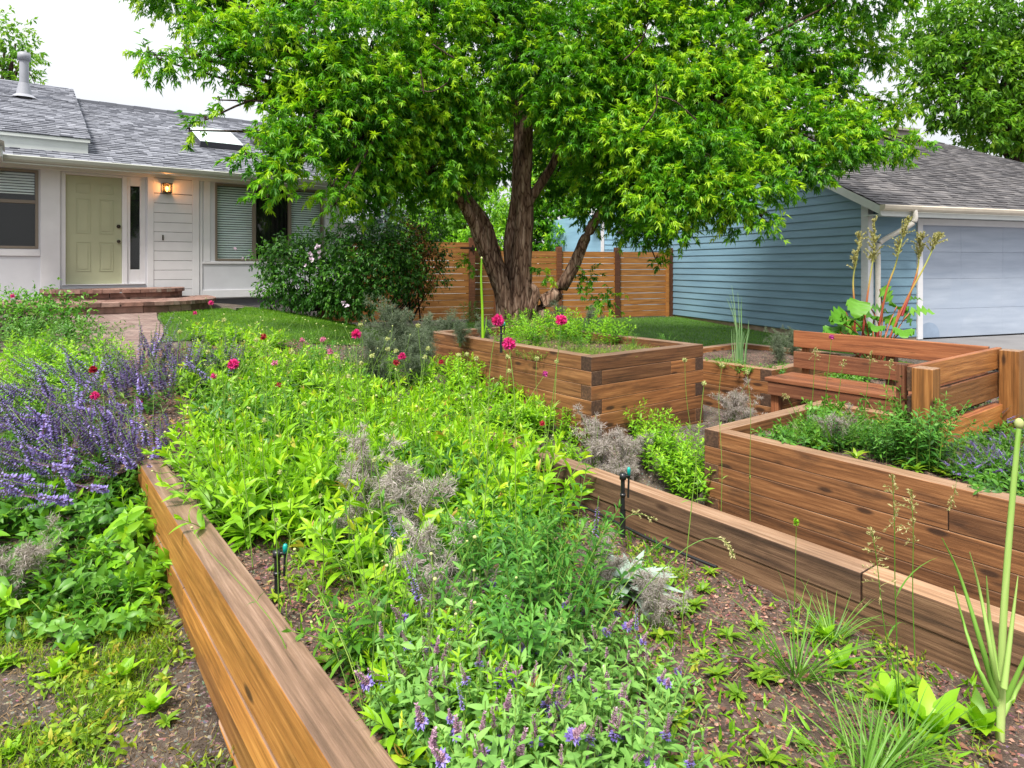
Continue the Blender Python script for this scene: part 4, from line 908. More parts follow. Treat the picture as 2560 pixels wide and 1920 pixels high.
# shrubs by the house
def shrub(name, label, c_uvz, blobs, mats, seed, dens, leaf, cat='shrub', width=.45, flowers=None, stems=10, kn=6):
    rng = np.random.default_rng(seed); o = W(*c_uvz); t = thing(name, label, cat, o)
    bl = [(on_depth(x, y, d) - o, r * d / 1640) for x, y, r, d in blobs]; g = Geo()
    for c, r in bl:
        for _ in range(2): tubes(g, curve([(rng.normal() * .12, rng.normal() * .12, -.05), c * [.6, .6, .45] + rng.normal(size=3) * .05, c + rng.normal(size=3) * r * .3], 8), np.linspace(.02, .005, 8), 5)
    g.obj('stem', M['bark_dk'], t, True); g = Geo()
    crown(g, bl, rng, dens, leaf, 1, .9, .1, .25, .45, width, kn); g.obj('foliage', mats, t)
    if flowers:
        for x, y, d, s in flowers:
            g = Geo(); c = on_depth(x, y, d) - o
            for q in range(9): kites(g, [c], rdirs(rng, 1) + np.array([0, -.5, .3]), rdirs(rng, 1), s, s * .8, r=rng.random())
            g.obj('flower', M['blossom'], t)
    return t
m, n, b, l = new_mat("pale pink petals"); b.inputs["Base Color"].default_value = (.78, .64, .76, 1); b.inputs["Roughness"].default_value = .6; M['blossom'] = m
u, v, z = 4.7, 13.0, -.85
shrub('flowering_shrub', 'dark green flowering shrub with pale pink blossoms under the house window', (u, v, z), [(700,700,36,12.3),(670,650,25,12.3),(720,640,50,12.2),(760,700,60,12),(800,635,36,12.2),(790,590,14,12.2),(760,625,28,12.2),(840,680,60,11.9),(885,635,48,11.9),(860,740,45,11.9),(930,690,60,11.8),(960,640,50,12),(930,590,40,12.2),(900,575,30,12.4),(1000,690,50,12),(820,740,40,12),(740,745,30,12.2),(985,610,35,12.3),(850,580,26,12.4),(680,725,30,12.2),(1015,640,30,12.3),(900,750,40,11.8)],
 [LM['darkleaf']], 41, 1300, .09, width=.42, flowers=[(794,618,11.6,.07),(775,636,11.6,.06),(780,650,11.6,.075),(800,632,11.6,.06),(796,667,11.6,.06),(766,664,11.6,.05),(800,645,11.6,.05),(588,621,12.0,.05),(607,646,12,.03),(860,757,11.4,.06),(868,765,11.4,.05)])
shrub('rose_shrub', 'rounded dark green bush left of the brick steps', (-.2, 9.6, -.93), [(30,800,60,9),(120,790,55,9),(170,805,50,8.9),(80,765,40,9.2),(200,830,35,8.7),(15,850,50,8.6),(110,845,60,8.5),(190,860,35,8.4),(-20,780,60,9.2),(150,765,30,9.1),(60,880,45,8.3)], [LM['darkleaf2']], 44, 900, .07)
shrub('rusty_shrub', 'shrub with rusty orange leaves between dark shrub and gate', (6.0, 12.2, -1.05), [(1040,620,26,12.6),(1050,690,30,12.5),(1015,655,22,12.4),(1065,650,22,12.6),(1035,580,22,12.7),(1050,735,24,12.4)], [LM['rusty']], 42, 1500, .06)
shrub('ninebark_shrub', 'deep green shrub in front of the gate left of the tree', (6.4, 12.0, -1.1), [(1020,560,40,13),(1075,580,30,13),(1060,640,40,12.8),(1085,690,30,12.8),(1010,610,40,12.8),(1060,545,28,13),(1085,630,25,12.9),(1030,710,40,12.6)], [LM['darkleaf']], 43, 1100, .075)
# ------------------------------------------------------------------ garden plants
GM = {}
GM['lime'] = leaf_mat("lime perennial leaves", [(0, (.06, .17, .008)), (.45, (.19, .41, .012)), (.8, (.32, .57, .016)), (.96, (.48, .60, .03)), (1, (.40, .28, .06))], .36)
GM['mid'] = leaf_mat("mid green leaves", [(0, (.022, .085, .012)), (.5, (.07, .21, .022)), (1, (.17, .38, .04))], .32)
GM['sage'] = leaf_mat("grey green sage leaves", [(0, (.06, .16, .03)), (.5, (.18, .38, .075)), (1, (.32, .54, .14))], .3, .6, .25)
GM['aster'] = leaf_mat("narrow green leaves", [(0, (.025, .095, .014)), (.5, (.07, .235, .026)), (1, (.19, .43, .06))], .3, .5)
GM['phlox'] = leaf_mat("fresh yellow green leaves", [(0, (.08, .22, .010)), (.5, (.19, .44, .016)), (1, (.36, .60, .03))], .36)
GM['stem'] = leaf_mat("green stems", [(0, (.06, .12, .02)), (.5, (.15, .27, .04)), (1, (.30, .40, .08))], .1, .5)
GM['purple'] = leaf_mat("violet florets", [(0, (.13, .09, .33)), (.5, (.28, .22, .62)), (1, (.52, .45, .83))], .3, .6, tcol=1.)
GM['calyx'] = leaf_mat("dusky purple calyces", [(0, (.20, .09, .16)), (.5, (.46, .26, .38)), (1, (.66, .45, .55))], .2, .6, tcol=1.)
GM['calyx_dk'] = leaf_mat("dark purple calyces", [(0, (.05, .02, .07)), (.5, (.14, .07, .17)), (1, (.28, .17, .33))], .2, .6, tcol=1.)
GM['fennel'] = leaf_mat("bronze fennel threads", [(0, (.17, .145, .125)), (.45, (.38, .335, .315)), (.75, (.56, .50, .48)), (1, (.28, .34, .13))], .25, .7, .2, 1.)
GM['fennel_gr'] = leaf_mat("grey green fennel threads", [(0, (.045, .065, .04)), (.5, (.14, .185, .115)), (1, (.28, .31, .22))], .25, .7, .2, 1.)
GM['silver'] = leaf_mat("silver felted leaves", [(0, (.20, .29, .22)), (.5, (.36, .46, .38)), (1, (.55, .64, .58))], .2, .8, .15, 1.)
GM['grass'] = leaf_mat("lawn grass blades", [(0, (.045, .12, .006)), (.5, (.11, .27, .010)), (.9, (.22, .40, .02)), (1, (.34, .40, .06))], .35)
GM['weed'] = leaf_mat("yellowing weeds", [(0, (.07, .16, .012)), (.5, (.18, .34, .02)), (.85, (.34, .44, .03)), (1, (.44, .36, .06))], .35)
GM['tuft'] = leaf_mat("grass tuft blades", [(0, (.05, .14, .02)), (.5, (.12, .28, .03)), (1, (.28, .44, .08))], .35)
GM['onion'] = leaf_mat("blue green onion leaves", [(0, (.08, .20, .07)), (.5, (.17, .34, .13)), (1, (.32, .48, .22))], .25)
GM['seed'] = leaf_mat("straw grass seed", [(0, (.25, .25, .08)), (.5, (.46, .44, .18)), (1, (.66, .60, .34))], .3, .7, .2, 1.)
GM['dry'] = leaf_mat("dry straw bits", [(0, (.10, .06, .035)), (.5, (.28, .19, .10)), (1, (.50, .38, .22))], .1, .8, .2, 1.)
GM['rhub'] = leaf_mat("rhubarb stalk skin", [(0, (.24, .02, .025)), (.45, (.36, .12, .04)), (.7, (.42, .34, .08)), (1, (.40, .44, .12))], .05, .4, .4, 1.)
GM['thyme'] = leaf_mat("yellow green thyme", [(0, (.07, .15, .012)), (.5, (.17, .30, .022)), (1, (.34, .46, .05))], .3)
def petal(name, c): return leaf_mat(name, [(0, tuple(x * .55 for x in c)), (.5, c), (1, tuple(min(.95, x * 1.35 + .02) for x in c))], .25, .6, .25, 1.)
GM['pink'] = petal("bright pink petals", (.72, .035, .25)); GM['crimson'] = petal("crimson petals", (.36, .008, .03)); GM['pale'] = petal("pale pink petals 2", (.66, .22, .36)); GM['cream'] = petal("pale green seed head", (.50, .54, .22))
GM['magenta'] = petal("magenta petals", (.50, .05, .28))

def shoots(g, rng, n, spread, h, lean, nodes, Lf, Wf, ang=.7, curl=.35, pair=2, taper=.45, stem_r=.003, ml=0, ms=1, t0=.1, fold=.25, segs=3, bend=.3, rbase=.45, rvar=.14, wave=0., prof=(.75, 1.), out=None, tipn=0):
    """a clump of leafy upright shoots: pairs of leaves turned from node to node"""
    LB, LD, LU, LL, LW, LR = [], [], [], [], [], []; tips = []
    for i in range(n):
        a = rng.random() * 6.283; r0 = spread * math.sqrt(rng.random()); hh = h * rng.uniform(.65, 1.1) * (1 - .25 * (r0 / max(spread, 1e-3)))
        b = np.array([math.cos(a) * r0, math.sin(a) * r0, -.02]); ld = lean * (r0 / max(spread, 1e-3)) * rng.uniform(.6, 1.3)
        o = np.array([math.cos(a + rng.normal() * .5), math.sin(a + rng.normal() * .5), 0])
        P = curve([b, b + np.array([0, 0, hh * .5]) + o * hh * ld * .35, b + np.array([0, 0, hh * (1 - .25 * ld)]) + o * hh * ld], 8)
        tubes(g, P, np.linspace(stem_r, stem_r * .5, 8), 4, ms, np.clip(rng.normal(.5, .15), 0, 1))
        T = np.gradient(P, axis=0); k = max(2, int(nodes * hh / h)); ph = rng.random() * 3; base = rng.normal(rbase, rvar)
        for j in range(k):
            t = t0 + (1 - t0) * (j + .5 * rng.random()) / k; x = t * 7; q = min(int(x), 6); f = x - q; p = P[q] * (1 - f) + P[q + 1] * f; tg = nrm(T[q])
            e1 = nrm(np.cross(tg, [.3, .2, .9 if abs(tg[2]) < .8 else 0.] if abs(tg[2]) < .8 else [1., 0, 0])); e2 = np.cross(tg, e1)
            for s in range(pair):
                w_ = ph + j * 1.6 + s * 2 * math.pi / pair + rng.normal() * .25; rad = e1 * math.cos(w_) + e2 * math.sin(w_)
                an = ang + rng.normal() * .18 - .25 * t
                d = tg * math.cos(an + .35) + rad * math.sin(an + .35)
                sc = (1 - (1 - taper) * t ** 1.5) * rng.uniform(.8, 1.15) * (.75 if j == 0 else 1)
                LB.append(p); LD.append(d); LU.append(tg + rng.normal(size=3) * .2); LL.append(Lf * sc); LW.append(Wf * sc); LR.append(np.clip(base + .22 * (t - .4) + rng.normal() * .10, 0, 1))
        for s in range(tipn):
            d = nrm(nrm(T[-1]) + rng.normal(size=3) * .35); LB.append(P[-1]); LD.append(d); LU.append(rng.normal(size=3)); LL.append(Lf * taper * .8); LW.append(Wf * taper * .7); LR.append(np.clip(base + .3, 0, 1))
        tips.append((P[-1], nrm(T[-1]), i))
    leaves(g, LB, np.array(LD), np.array(LU), LL, LW, curl, fold, segs, ml, LR, prof, wave=wave)
    if out is not None: out += tips
    return tips
def spike(g, rng, L_, r, mf=0, mc=1, ms=2, whorls=13, dens=7, bud=.3):
    """a salvia spike standing on z: calyces and two-lipped florets in whorls"""
    tubes(g, [(0, 0, 0), (.004, 0, L_ * .5), (0, .003, L_)], [.0022, .0018, .001], 4, ms)
    for j in range(whorls):
        t = (j + .3) / whorls; z = L_ * (.08 + .92 * t); k = max(3, int(dens * (1 - .45 * t)))
        a = rng.random(k) * 6.283; d = np.stack([np.cos(a), np.sin(a), np.full(k, .55)], 1); p = np.tile([0, 0, z], (k, 1))
        s = r * (1 - .55 * t); kites(g, p, d, (0, 0, 1), s * rng.uniform(.7, 1.1, k), s * .55, m=mc, r=rng.random(k))
        if t < 1 - bud:
            k2 = max(2, int(k * .75)); a = rng.random(k2) * 6.283; d = np.stack([np.cos(a), np.sin(a), np.full(k2, .25)], 1)
            kites(g, p[:k2] + d * s * .35, d, (0, 0, 1), s * rng.uniform(.8, 1.2, k2), s * .7, m=mf, r=rng.random(k2), droop=.2)
def feather(g, rng, n, h, spread, m=0, ms=1, fr=22, th=.0016, lean=.5, tl=.035, green=.0):
    """finely divided threads along arching stems"""
    for i in range(n):
        a = rng.random() * 6.283; hh = h * rng.uniform(.5, 1.05); o = np.array([math.cos(a), math.sin(a), 0]) * spread * rng.uniform(.2, 1)
        P = curve([o * .15, o * .5 + [0, 0, hh * .6], o * (1 + lean * .5) + [0, 0, hh * rng.uniform(.75, 1)]], 9); tubes(g, P, np.linspace(.004, .0012, 9), 4, ms, .4)
        for j in range(fr):
            t = .18 + .82 * rng.random(); x = t * 8; q = min(int(x), 7); p = P[q] + (P[q + 1] - P[q]) * (x - q)
            fd = nrm(rng.normal(size=3) + np.array([0, 0, .35]) + o); fl = h * .22 * rng.uniform(.5, 1.1) * (1.15 - t * .6)
            F = p + fd * fl * np.linspace(0, 1, 6)[:, None] - np.array([0, 0, .25]) * fl * (np.linspace(0, 1, 6) ** 2)[:, None]
            tubes(g, F, np.linspace(th * .8, th * .4, 6), 3, m, np.clip(rng.normal(.5, .15), 0, 1))
            k = 26; tt = rng.random(k); b = p + fd * fl * tt[:, None] - np.array([0, 0, .25]) * fl * (tt ** 2)[:, None]
            d = nrm(fd * .5 + rdirs(rng, k)); kites(g, b, d, rdirs(rng, k), tl * rng.uniform(.5, 1.2, k), th * 1.7, 0, m, np.clip(rng.normal(.45 + green, .2, k), 0, 1), .5)
def blades(g, rng, n, spread, L_, wd, lean=.6, m=0, segs=5, rb=.5, droop=.5):
    a = rng.random(n) * 6.283; r0 = spread * np.sqrt(rng.random(n)); b = np.stack([np.cos(a) * r0, np.sin(a) * r0, np.zeros(n)], 1)
    d = nrm(np.stack([np.cos(a + rng.normal(size=n) * .6) * lean, np.sin(a + rng.normal(size=n) * .6) * lean, np.ones(n)], 1) + rng.normal(size=(n, 3)) * .12)
    ll = L_ * rng.uniform(.45, 1.1, n)
    leaves(g, b, d, nrm(np.stack([np.cos(a), np.sin(a), np.full(n, .3)], 1)) * -1 + [0, 0, .2], ll, wd, -droop * rng.uniform(.3, 1.2, n) * -1, .3, segs, m, np.clip(rng.normal(rb, .18, n), 0, 1), (.35, .6))
def rosette(g, rng, n, L_, wd, m=0, up=.35, curl=.4, wave=.12, segs=5, rb=.5, prof=(.8, .8), fold=.2):
    a = np.arange(n) * 2.4 + rng.random(n) * .5; e = up * (1 + .9 * np.arange(n) / n) + rng.normal(size=n) * .12
    d = np.stack([np.cos(a) * np.cos(e), np.sin(a) * np.cos(e), np.sin(e)], 1); ll = L_ * rng.uniform(.6, 1.1, n)
    leaves(g, np.zeros((n, 3)) + [0, 0, .01], d, np.tile([0, 0, 1.], (n, 1)), ll, wd * rng.uniform(.8, 1.1, n), curl, fold, segs, m, np.clip(rng.normal(rb, .15, n), 0, 1), prof, wave=wave)

# ---- pattern plants (each copied below; the patterns themselves are removed)
PAT = {}
def pattern(key, name, cat, parts):
    t = thing(name, None, cat)
    for pn, g, mats in parts: g.obj(pn, mats, t)
    PAT.setdefault(key, []).append(t); return t
for v_ in range(4):
    rng = np.random.default_rng(100 + v_); g = Geo()
    shoots(g, rng, 14, .19, .36, .7, 6, .165, .040, .5, .4, 2, .5, .003, segs=5, tipn=3, rbase=.48, prof=(.85, .9))
    leaves(g, np.zeros((26, 3)), np.c_[np.cos(np.arange(26) * 2.4), np.sin(np.arange(26) * 2.4), rng.uniform(.4, 1.6, 26)], (0, 0, 1), rng.uniform(.16, .28, 26), .05, .5, .2, 5, 0, rng.uniform(.2, .5, 26))
    pattern('lime', 'knautia_plant', 'plant', [('foliage', g, [GM['lime'], GM['stem']])])
for v_ in range(3):
    rng = np.random.default_rng(140 + v_); g = Geo(); shoots(g, rng, 18, .15, .40, .5, 11, .085, .022, .8, .25, 2, .55, .003, segs=4, tipn=3, rbase=.5)
    pattern('phlox', 'phlox_plant', 'plant', [('foliage', g, [GM['phlox'], GM['stem']])])
for v_ in range(3):
    rng = np.random.default_rng(150 + v_); g = Geo(); shoots(g, rng, 11, .14, .66, .4, 17, .10, .023, .75, .35, 2, .5, .0035, segs=4, rbase=.45, tipn=3)
    pattern('aster', 'aster_plant', 'plant', [('foliage', g, [GM['aster'], GM['stem']])])
SPK = []
for v_ in range(4):
    rng = np.random.default_rng(160 + v_); g = Geo(); spike(g, rng, .24, .0165, bud=[.2, .3, .15, .4][v_], whorls=22, dens=8); SPK.append(g.mesh('flower_spike', [GM['purple'], GM['calyx_dk'], GM['stem']]))
BUD = []
for v_ in range(3):
    rng = np.random.default_rng(170 + v_); g = Geo(); spike(g, rng, .085, .017, whorls=15, dens=10, bud=[1., 1., .75][v_]); BUD.append(g.mesh('flower_spike', [GM['purple'], GM['calyx'], GM['stem']]))
def stand(name, me, parent, p, d, sc, rng):
    o = link(name, me, parent, p); o.rotation_mode = 'QUATERNION'
    o.rotation_quaternion = Vector(d).to_track_quat('Z', 'Y') @ Vector((0, 0, 1)).rotation_difference(Vector((0, 0, 1))); o.scale = (sc,) * 3
    return o
def salvia(key, seed, n, h, lean, flop=(0, 0), nspk=26, foliage='mid', Lf=.075, Wf=.03, meshes=None, spk_sc=1.):
    rng = np.random.default_rng(seed); t = thing('salvia_plant', None, 'plant'); g = Geo(); tips = []
    shoots(g, rng, n, .16, h, lean, 9, Lf, Wf, .85, .35, 2, .5, .003, segs=4, rbase=.42, wave=.15, out=tips, tipn=1, prof=(.7, .8))
    g.obj('foliage', [GM[foliage], GM['stem']], t)
    for p, d, i in tips[:nspk]:
        dd = nrm(d + np.array([flop[0], flop[1], 0]) * rng.uniform(.4, 1.3) + rng.normal(size=3) * .12)
        stand('flower_spike', meshes[rng.integers(len(meshes))], t, p, dd, spk_sc * rng.uniform(.75, 1.2), rng)
    PAT.setdefault(key, []).append(t)
salvia('violet', 181, 26, .40, .9, (-.75, -.35), 22, 'mid', .08, .028, SPK, 1.6); salvia('violet', 182, 26, .40, .8, (-.9, -.15), 22, 'mid', .08, .028, SPK, 1.6)
salvia('violet', 184, 24, .40, .45, (-.3, .1), 18, 'mid', .08, .028, SPK, 1.6)
for q in range(3): salvia('sage', 191 + q, 15, .36, .5, (0, 0), 4 + q, 'sage', .095, .028, BUD, 1.)
for v_ in range(3):
    rng = np.random.default_rng(200 + v_); g = Geo(); feather(g, rng, 12, .44, .18, fr=19, th=.0016); pattern('fennel', 'bronze_fennel', 'plant', [('foliage', g, [GM['fennel'], GM['stem']])])
for v_ in range(2):
    rng = np.random.default_rng(205 + v_); g = Geo(); feather(g, rng, 20, .85, .30, fr=26, th=.0021, tl=.05); pattern('fennel_gr', 'fennel_plant', 'plant', [('foliage', g, [GM['fennel_gr'], GM['stem']])])
for v_ in range(3):
    rng = np.random.default_rng(210 + v_); g = Geo(); blades(g, rng, 60, .05, .36, .007, .7, 0, 6); pattern('tuft', 'grass_tuft', 'grass tuft', [('blades_clump', g, [GM['tuft']])])
for v_ in range(4):
    rng = np.random.default_rng(220 + v_); g = Geo(); rosette(g, rng, 15, .075, .021, 0, .55, .5, .1, 5); pattern('weed', 'weed_rosette', 'weed', [('leaves_clump', g, [GM['weed']])])
for v_ in range(3):
    rng = np.random.default_rng(230 + v_); g = Geo(); rosette(g, rng, 9, .21, .085, 0, .75, .35, .16, 6, rb=.6); pattern('dock', 'dock_plant', 'weed', [('leaves_clump', g, [GM['lime']])])
for v_ in range(3):
    rng = np.random.default_rng(240 + v_); g = Geo(); shoots(g, rng, 16, .16, .24, .9, 7, .10, .042, .9, .35, 2, .6, .003, segs=4, rbase=.5, tipn=2); pattern('leafy', 'leafy_weed', 'plant', [('foliage', g, [GM['mid'], GM['stem']])])
for v_ in range(3):
    rng = np.random.default_rng(246 + v_); g = Geo(); shoots(g, rng, 16, .16, .28, .9, 6, .13, .05, .8, .4, 2, .6, .003, segs=5, rbase=.4, tipn=2); pattern('lush', 'leafy_weed', 'plant', [('foliage', g, [GM['phlox'], GM['stem']])])
for v_ in range(2):
    rng = np.random.default_rng(250 + v_); g = Geo(); shoots(g, rng, 30, .26, .30, 1.0, 9, .05, .022, .9, .3, 2, .6, .002, rbase=.5); pattern('catmint_leaf', 'catmint_plant', 'plant', [('foliage', g, [GM['mid'], GM['stem']])])
for v_ in range(2):
    rng = np.random.default_rng(260 + v_); g = Geo(); shoots(g, rng, 60, .22, .13, .8, 9, .016, .009, .9, .1, 2, .7, .0015, rbase=.5, segs=2); pattern('thyme', 'thyme_plant', 'plant', [('foliage', g, [GM['thyme'], GM['stem']])])
def put(key, u, v, z, sc=1., rot=None, label=None, group=None, tilt=(0, 0), rng=random.Random(5), vi=None):
    src = PAT[key][rng.randrange(len(PAT[key])) if vi is None else vi]
    return dup(src, tuple(W(u, v, z)), rng.random() * 6.28 if rot is None else rot, sc, label, group, tilt)
def put_px(key, x, y, h, sc=1., surf=bed_full, **kw):          # so that a plant of height h shows its top at photo point (x, y)
    u, v, z = at(x, y, surf, h)
    if surf is bed_full and v < 4.9: u = min(max(u, 1.0), 2.95)          # and what grows in the long bed off its edges
    if surf(5., 2.5) == -1.43: u = max(u, 5.12); v = min(v, 3.05)      # keeps what grows in the right bed off its front timbers
    return put(key, u, v, z, sc, **kw)

# ---- the long bed
rs = random.Random(11)
for v_ in range(2):
    rng = np.random.default_rng(130 + v_); g = Geo(); shoots(g, rng, 13, .17, .40, .7, 8, .14, .036, .7, .4, 2, .5, .003, segs=4, tipn=2, rbase=.40)
    pattern('dark', 'scabious_plant', 'plant', [('foliage', g, [GM['mid'], GM['stem']])])
for v_ in range(2):
    rng = np.random.default_rng(135 + v_); g = Geo(); tp = shoots(g, rng, 7, .2, .62, .55, 3, .08, .010, .7, .4, 2, .4, .0024, segs=3, rbase=.4)
    for p, d, i in tp:
        for q in range(1):
            e = p + nrm(d + rng.normal(size=3) * .35) * rng.uniform(.08, .2); tubes(g, curve([p, (p + e) / 2 + rng.normal(size=3) * .008, e], 5), .0014, 4, 1); ball(g, e, rng.uniform(.004, .007), 2, 6, 5, (1, 1, .8))
    pattern('wisp', 'wiry_scabious', 'plant', [('foliage', g, [GM['mid'], GM['stem'], GM['cream']])])
for v_ in range(3):
    rng = np.random.default_rng(146 + v_); g = Geo(); shoots(g, rng, 14, .12, .10, 1.4, 5, .05, .020, .95, .4, 2, .7, .002, segs=3, rbase=.5, tipn=2); pattern('spread', 'spreading_weed', 'weed', [('foliage', g, [GM['weed'], GM['stem']])])
LBL = dict(label='bright lime leafy perennial in the carpet filling the long bed', group='lime perennials carpeting the long bed')
def near(u, v, pts, r): return any((u - a) ** 2 + (v - b) ** 2 < r * r for a, b in pts)
lime_pts = []
BARE = [at(x, y, bed_h)[:2] for x, y in ((880, 910), (800, 905), (700, 900), (1880, 1600), (700, 1480), (760, 1530), (690, 1400), (800, 1480), (1750, 1500), (2000, 1680), (1700, 1680))]
def lime_zone(u, v):
    x_, y_, d_ = None, None, None
    p = u * U + v * V; x = 1280 + p[0] / p[1] * 1640; y = 664 - (bed_full(u, v) + .3) / p[1] * 1640
    if v > 2.7 and 520 < x < 1330 and y < 1500: return True
    if 860 < x < 1180 and 1430 < y < 1700 and u < 1.5: return True
    return False
tries = 0
while len(lime_pts) < 92 and tries < 9000:
    tries += 1; u = rs.uniform(.86, 2.96); v = rs.uniform(1.4, 7.3)
    if not lime_zone(u, v) or near(u, v, lime_pts, .25) or near(u, v, BARE, .28) or path_dist(u, v) < .85: continue
    lime_pts.append((u, v)); put('lime', u, v, float(bed_full(u, v)), rs.uniform(.72, 1.38) * (.62 if v < 2.7 else 1.0 if v < 5 else .9), rng=rs, **LBL)
for x, y in ((1330, 1010), (1400, 1015), (1450, 1030), (1250, 1020), (1170, 1000), (1300, 1060), (1420, 1070)):
    put_px('phlox', x, y, .32, .85, surf=ground_h, label='fresh yellow green mound against the lower face of the tall bed', group='yellow green mounds before the tall bed', rng=rs)
for x, y, h in ((1690, 1075, .42), (1640, 1060, .40), (1740, 1100, .38), (1700, 1130, .38), (1760, 1150, .3), (1660, 1010, .42), (1620, 1000, .4), (1720, 1040, .42)):
    put_px('phlox', x, y, h, 1.05, surf=ground_h, label='bright green phlox clump in the gap between timber edging and right bed', group='phlox in the sunken walk', rng=rs)
# violet salvias sprawling at the left
for _ in range(30):
    u, v = rs.uniform(3.2, 4.25), rs.uniform(4.9, 6.9); put('lime' if rs.random() < .6 else 'phlox', u, v, float(ground_h(u, v)), rs.uniform(.7, 1.), label='leafy plant between the timber edging and the tall bed', group='leafy plants below the left face of the tall bed', rng=rs)
for _ in range(14):
    u, v = rs.uniform(2.7, 3.02), rs.uniform(3.9, 5.6); put('lime', u, v, float(bed_full(u, v)), rs.uniform(.85, 1.1), rng=rs, **LBL)
SV = dict(label='purple flowered salvia sprawling beyond the far end of the golden wall', group='purple salvias at the left')
for x, y, h, s, vi in ((120, 930, .55, 1.05, 0), (250, 900, .6, 1.1, 1), (60, 1010, .5, 1., 0), (170, 1040, .5, 1.05, 1), (300, 1010, .55, 1.05, 0), (90, 1120, .4, .9, 0), (240, 1110, .42, .95, 1), (340, 1080, .4, .85, 0), (420, 860, .55, 1., 2), (535, 850, .55, .9, 2), (350, 830, .55, 1., 2), (180, 880, .5, .9, 0), (330, 900, .55, 1., 1)):
    put_px('violet', x, y, h, s, surf=ground_h, rot=ROT * 0 + rs.uniform(-.5, .5), vi=vi, rng=rs, **SV)
GR = dict(label='mid green leafy clump below the purple salvias', group='green clumps left of the golden wall')
for x, y, s in ((60, 1180, 1.2), (160, 1210, 1.2), (260, 1200, 1.2), (330, 1230, 1.1), (330, 1320, 1.), (250, 1330, 1.1), (150, 1330, 1.1), (50, 1290, 1.2), (300, 1420, .9), (200, 1430, .9), (360, 1180, 1.1), (100, 1410, .9), (20, 1390, 1.), (0, 1230, 1.2), (350, 1390, .8)):
    put_px('leafy' if (x + y) % 3 else 'lush', x, y, .28, s, surf=ground_h, rng=rs, **GR)
for k in range(26):
    u, v = rs.choice(lime_pts); put('dark', u + rs.uniform(-.12, .12), v + rs.uniform(-.12, .12), float(bed_full(u, v)), rs.uniform(.8, 1.1), label='darker green plant mixed among the lime carpet', group='darker plants in the lime carpet', rng=rs)
for k in range(40):
    u, v = rs.choice(lime_pts); put('wisp', u + rs.uniform(-.12, .12), v + rs.uniform(-.12, .12), float(bed_full(u, v)), rs.uniform(.8, 1.4), label='thin wiry stems standing above the lime carpet', group='wiry stems in the lime carpet', rng=rs)
for x, y, s in ((860, 1560, .65), (930, 1640, .62), (900, 1700, .6), (970, 1720, .62), (1000, 1790, .6), (1040, 1860, .6)):
    u, v, z = at(x, y, bed_full, .22); u = max(u, 1.12); put('phlox', u, v, float(bed_full(u, v)), s * 1.35, rng=rs, label='light green leafy clump beside the near end of the golden wall', group='light clumps inside the golden wall')
for k in range(26): u = rs.uniform(-.5, .5); v = rs.uniform(2.0, 4.2); put('dock', u, v, float(ground_h(u, v)), rs.uniform(.3, .6), rng=rs, label='broad leaved weed rosette on the dirt left of the golden wall', group='broad leaved weeds left of the golden wall')
for k in range(70): u = rs.uniform(-.6, .60); v = rs.uniform(2.0, 4.7); put('spread', u, v, float(ground_h(u, v)), rs.uniform(.6, 1.3), rng=rs, label='spreading yellow green weed on the dirt left of the golden wall', group='spreading weeds left of the golden wall')
for k in range(60):
    u = rs.uniform(1., 2.95); v = rs.uniform(.8, 4.2); put('spread', u, v, float(bed_full(u, v)), rs.uniform(.5, 1.), rng=rs, label='spreading light green weed on the mulched bed', group='spreading weeds in the long bed')
GL_ = dict(label='pale lime ground cover clump along the brick path', group='lime clumps along the path at the left')
for x, y in ((40, 930), (110, 950), (20, 990), (150, 890), (60, 870), (210, 850), (120, 845), (10, 860), (250, 880), (170, 930), (90, 900), (60, 960), (140, 970), (0, 930), (30, 900), (190, 900), (230, 920), (130, 920), (270, 860), (80, 1000), (180, 870)): put_px('phlox' if (x + y) % 4 else 'leafy', x, y, .3, 1.1, surf=ground_h, rng=rs, **GL_)
for x, y in ((30, 790), (90, 775), (150, 770), (190, 800), (120, 800), (50, 830), (200, 840), (10, 780), (160, 820), (215, 780)): put_px('catmint_leaf', x, y, .34, 1.25, surf=ground_h, rng=rs, label='dark green rounded shrublet beside the brick steps', group='dark green mound beside the steps')
# peony clump before the lawn and low plants at its edge
for x, y in ((760, 830), (810, 822), (850, 840), (720, 850), (790, 850), (840, 870)): put_px('aster', x, y, .5, .78, label='rounded dark green peony clump at the edge of the lawn', group='peony clumps at the lawn edge', rng=rs)
for x, y in ((500, 790), (560, 800), (610, 795), (650, 815), (520, 830), (600, 840), (660, 850), (690, 810)): put_px('lime', x, y, .3, .8, label='light green perennial between the lawn and the salvias', group='light perennials at the lawn edge', rng=rs)
# fennels
FB = 'smoky bronze fennel tuft '
for x, y, h, s, lb, sf in ((930, 1100, .5, 1.3, 'among lime leaves in the middle of the long bed', bed_full), (1020, 1160, .46, 1.25, 'just left of the dark aster stand', bed_full), (1090, 1330, .38, 1.05, 'drooping low before the aster stand', bed_full), (860, 1220, .3, .6, 'small and brown beside the left sprinkler', bed_full),
    (1490, 1060, .44, 1.3, 'behind the aster stand against the walk', ground_h), (1560, 1085, .42, 1.25, 'at the left end of the weathered edging', ground_h), (1540, 1140, .36, .9, 'hanging over the timber edging', ground_h), (1640, 1400, .3, .7, 'beside the silver leaved plant', bed_full), (1830, 950, .5, 1.15, 'in the walk before the onion bed', ground_h), (1870, 985, .42, 1., 'low in the walk before the bench', ground_h), (1500, 1340, .3, .75, 'left of the silver leaved plant', bed_full), (60, 1330, .35, .9, 'outside the golden wall at far left', ground_h), (1410, 960, .3, .8, 'below the corner of the tall bed', ground_h)):
    put_px('fennel', x, y, h, s, surf=sf, rng=rs, label=FB + lb)
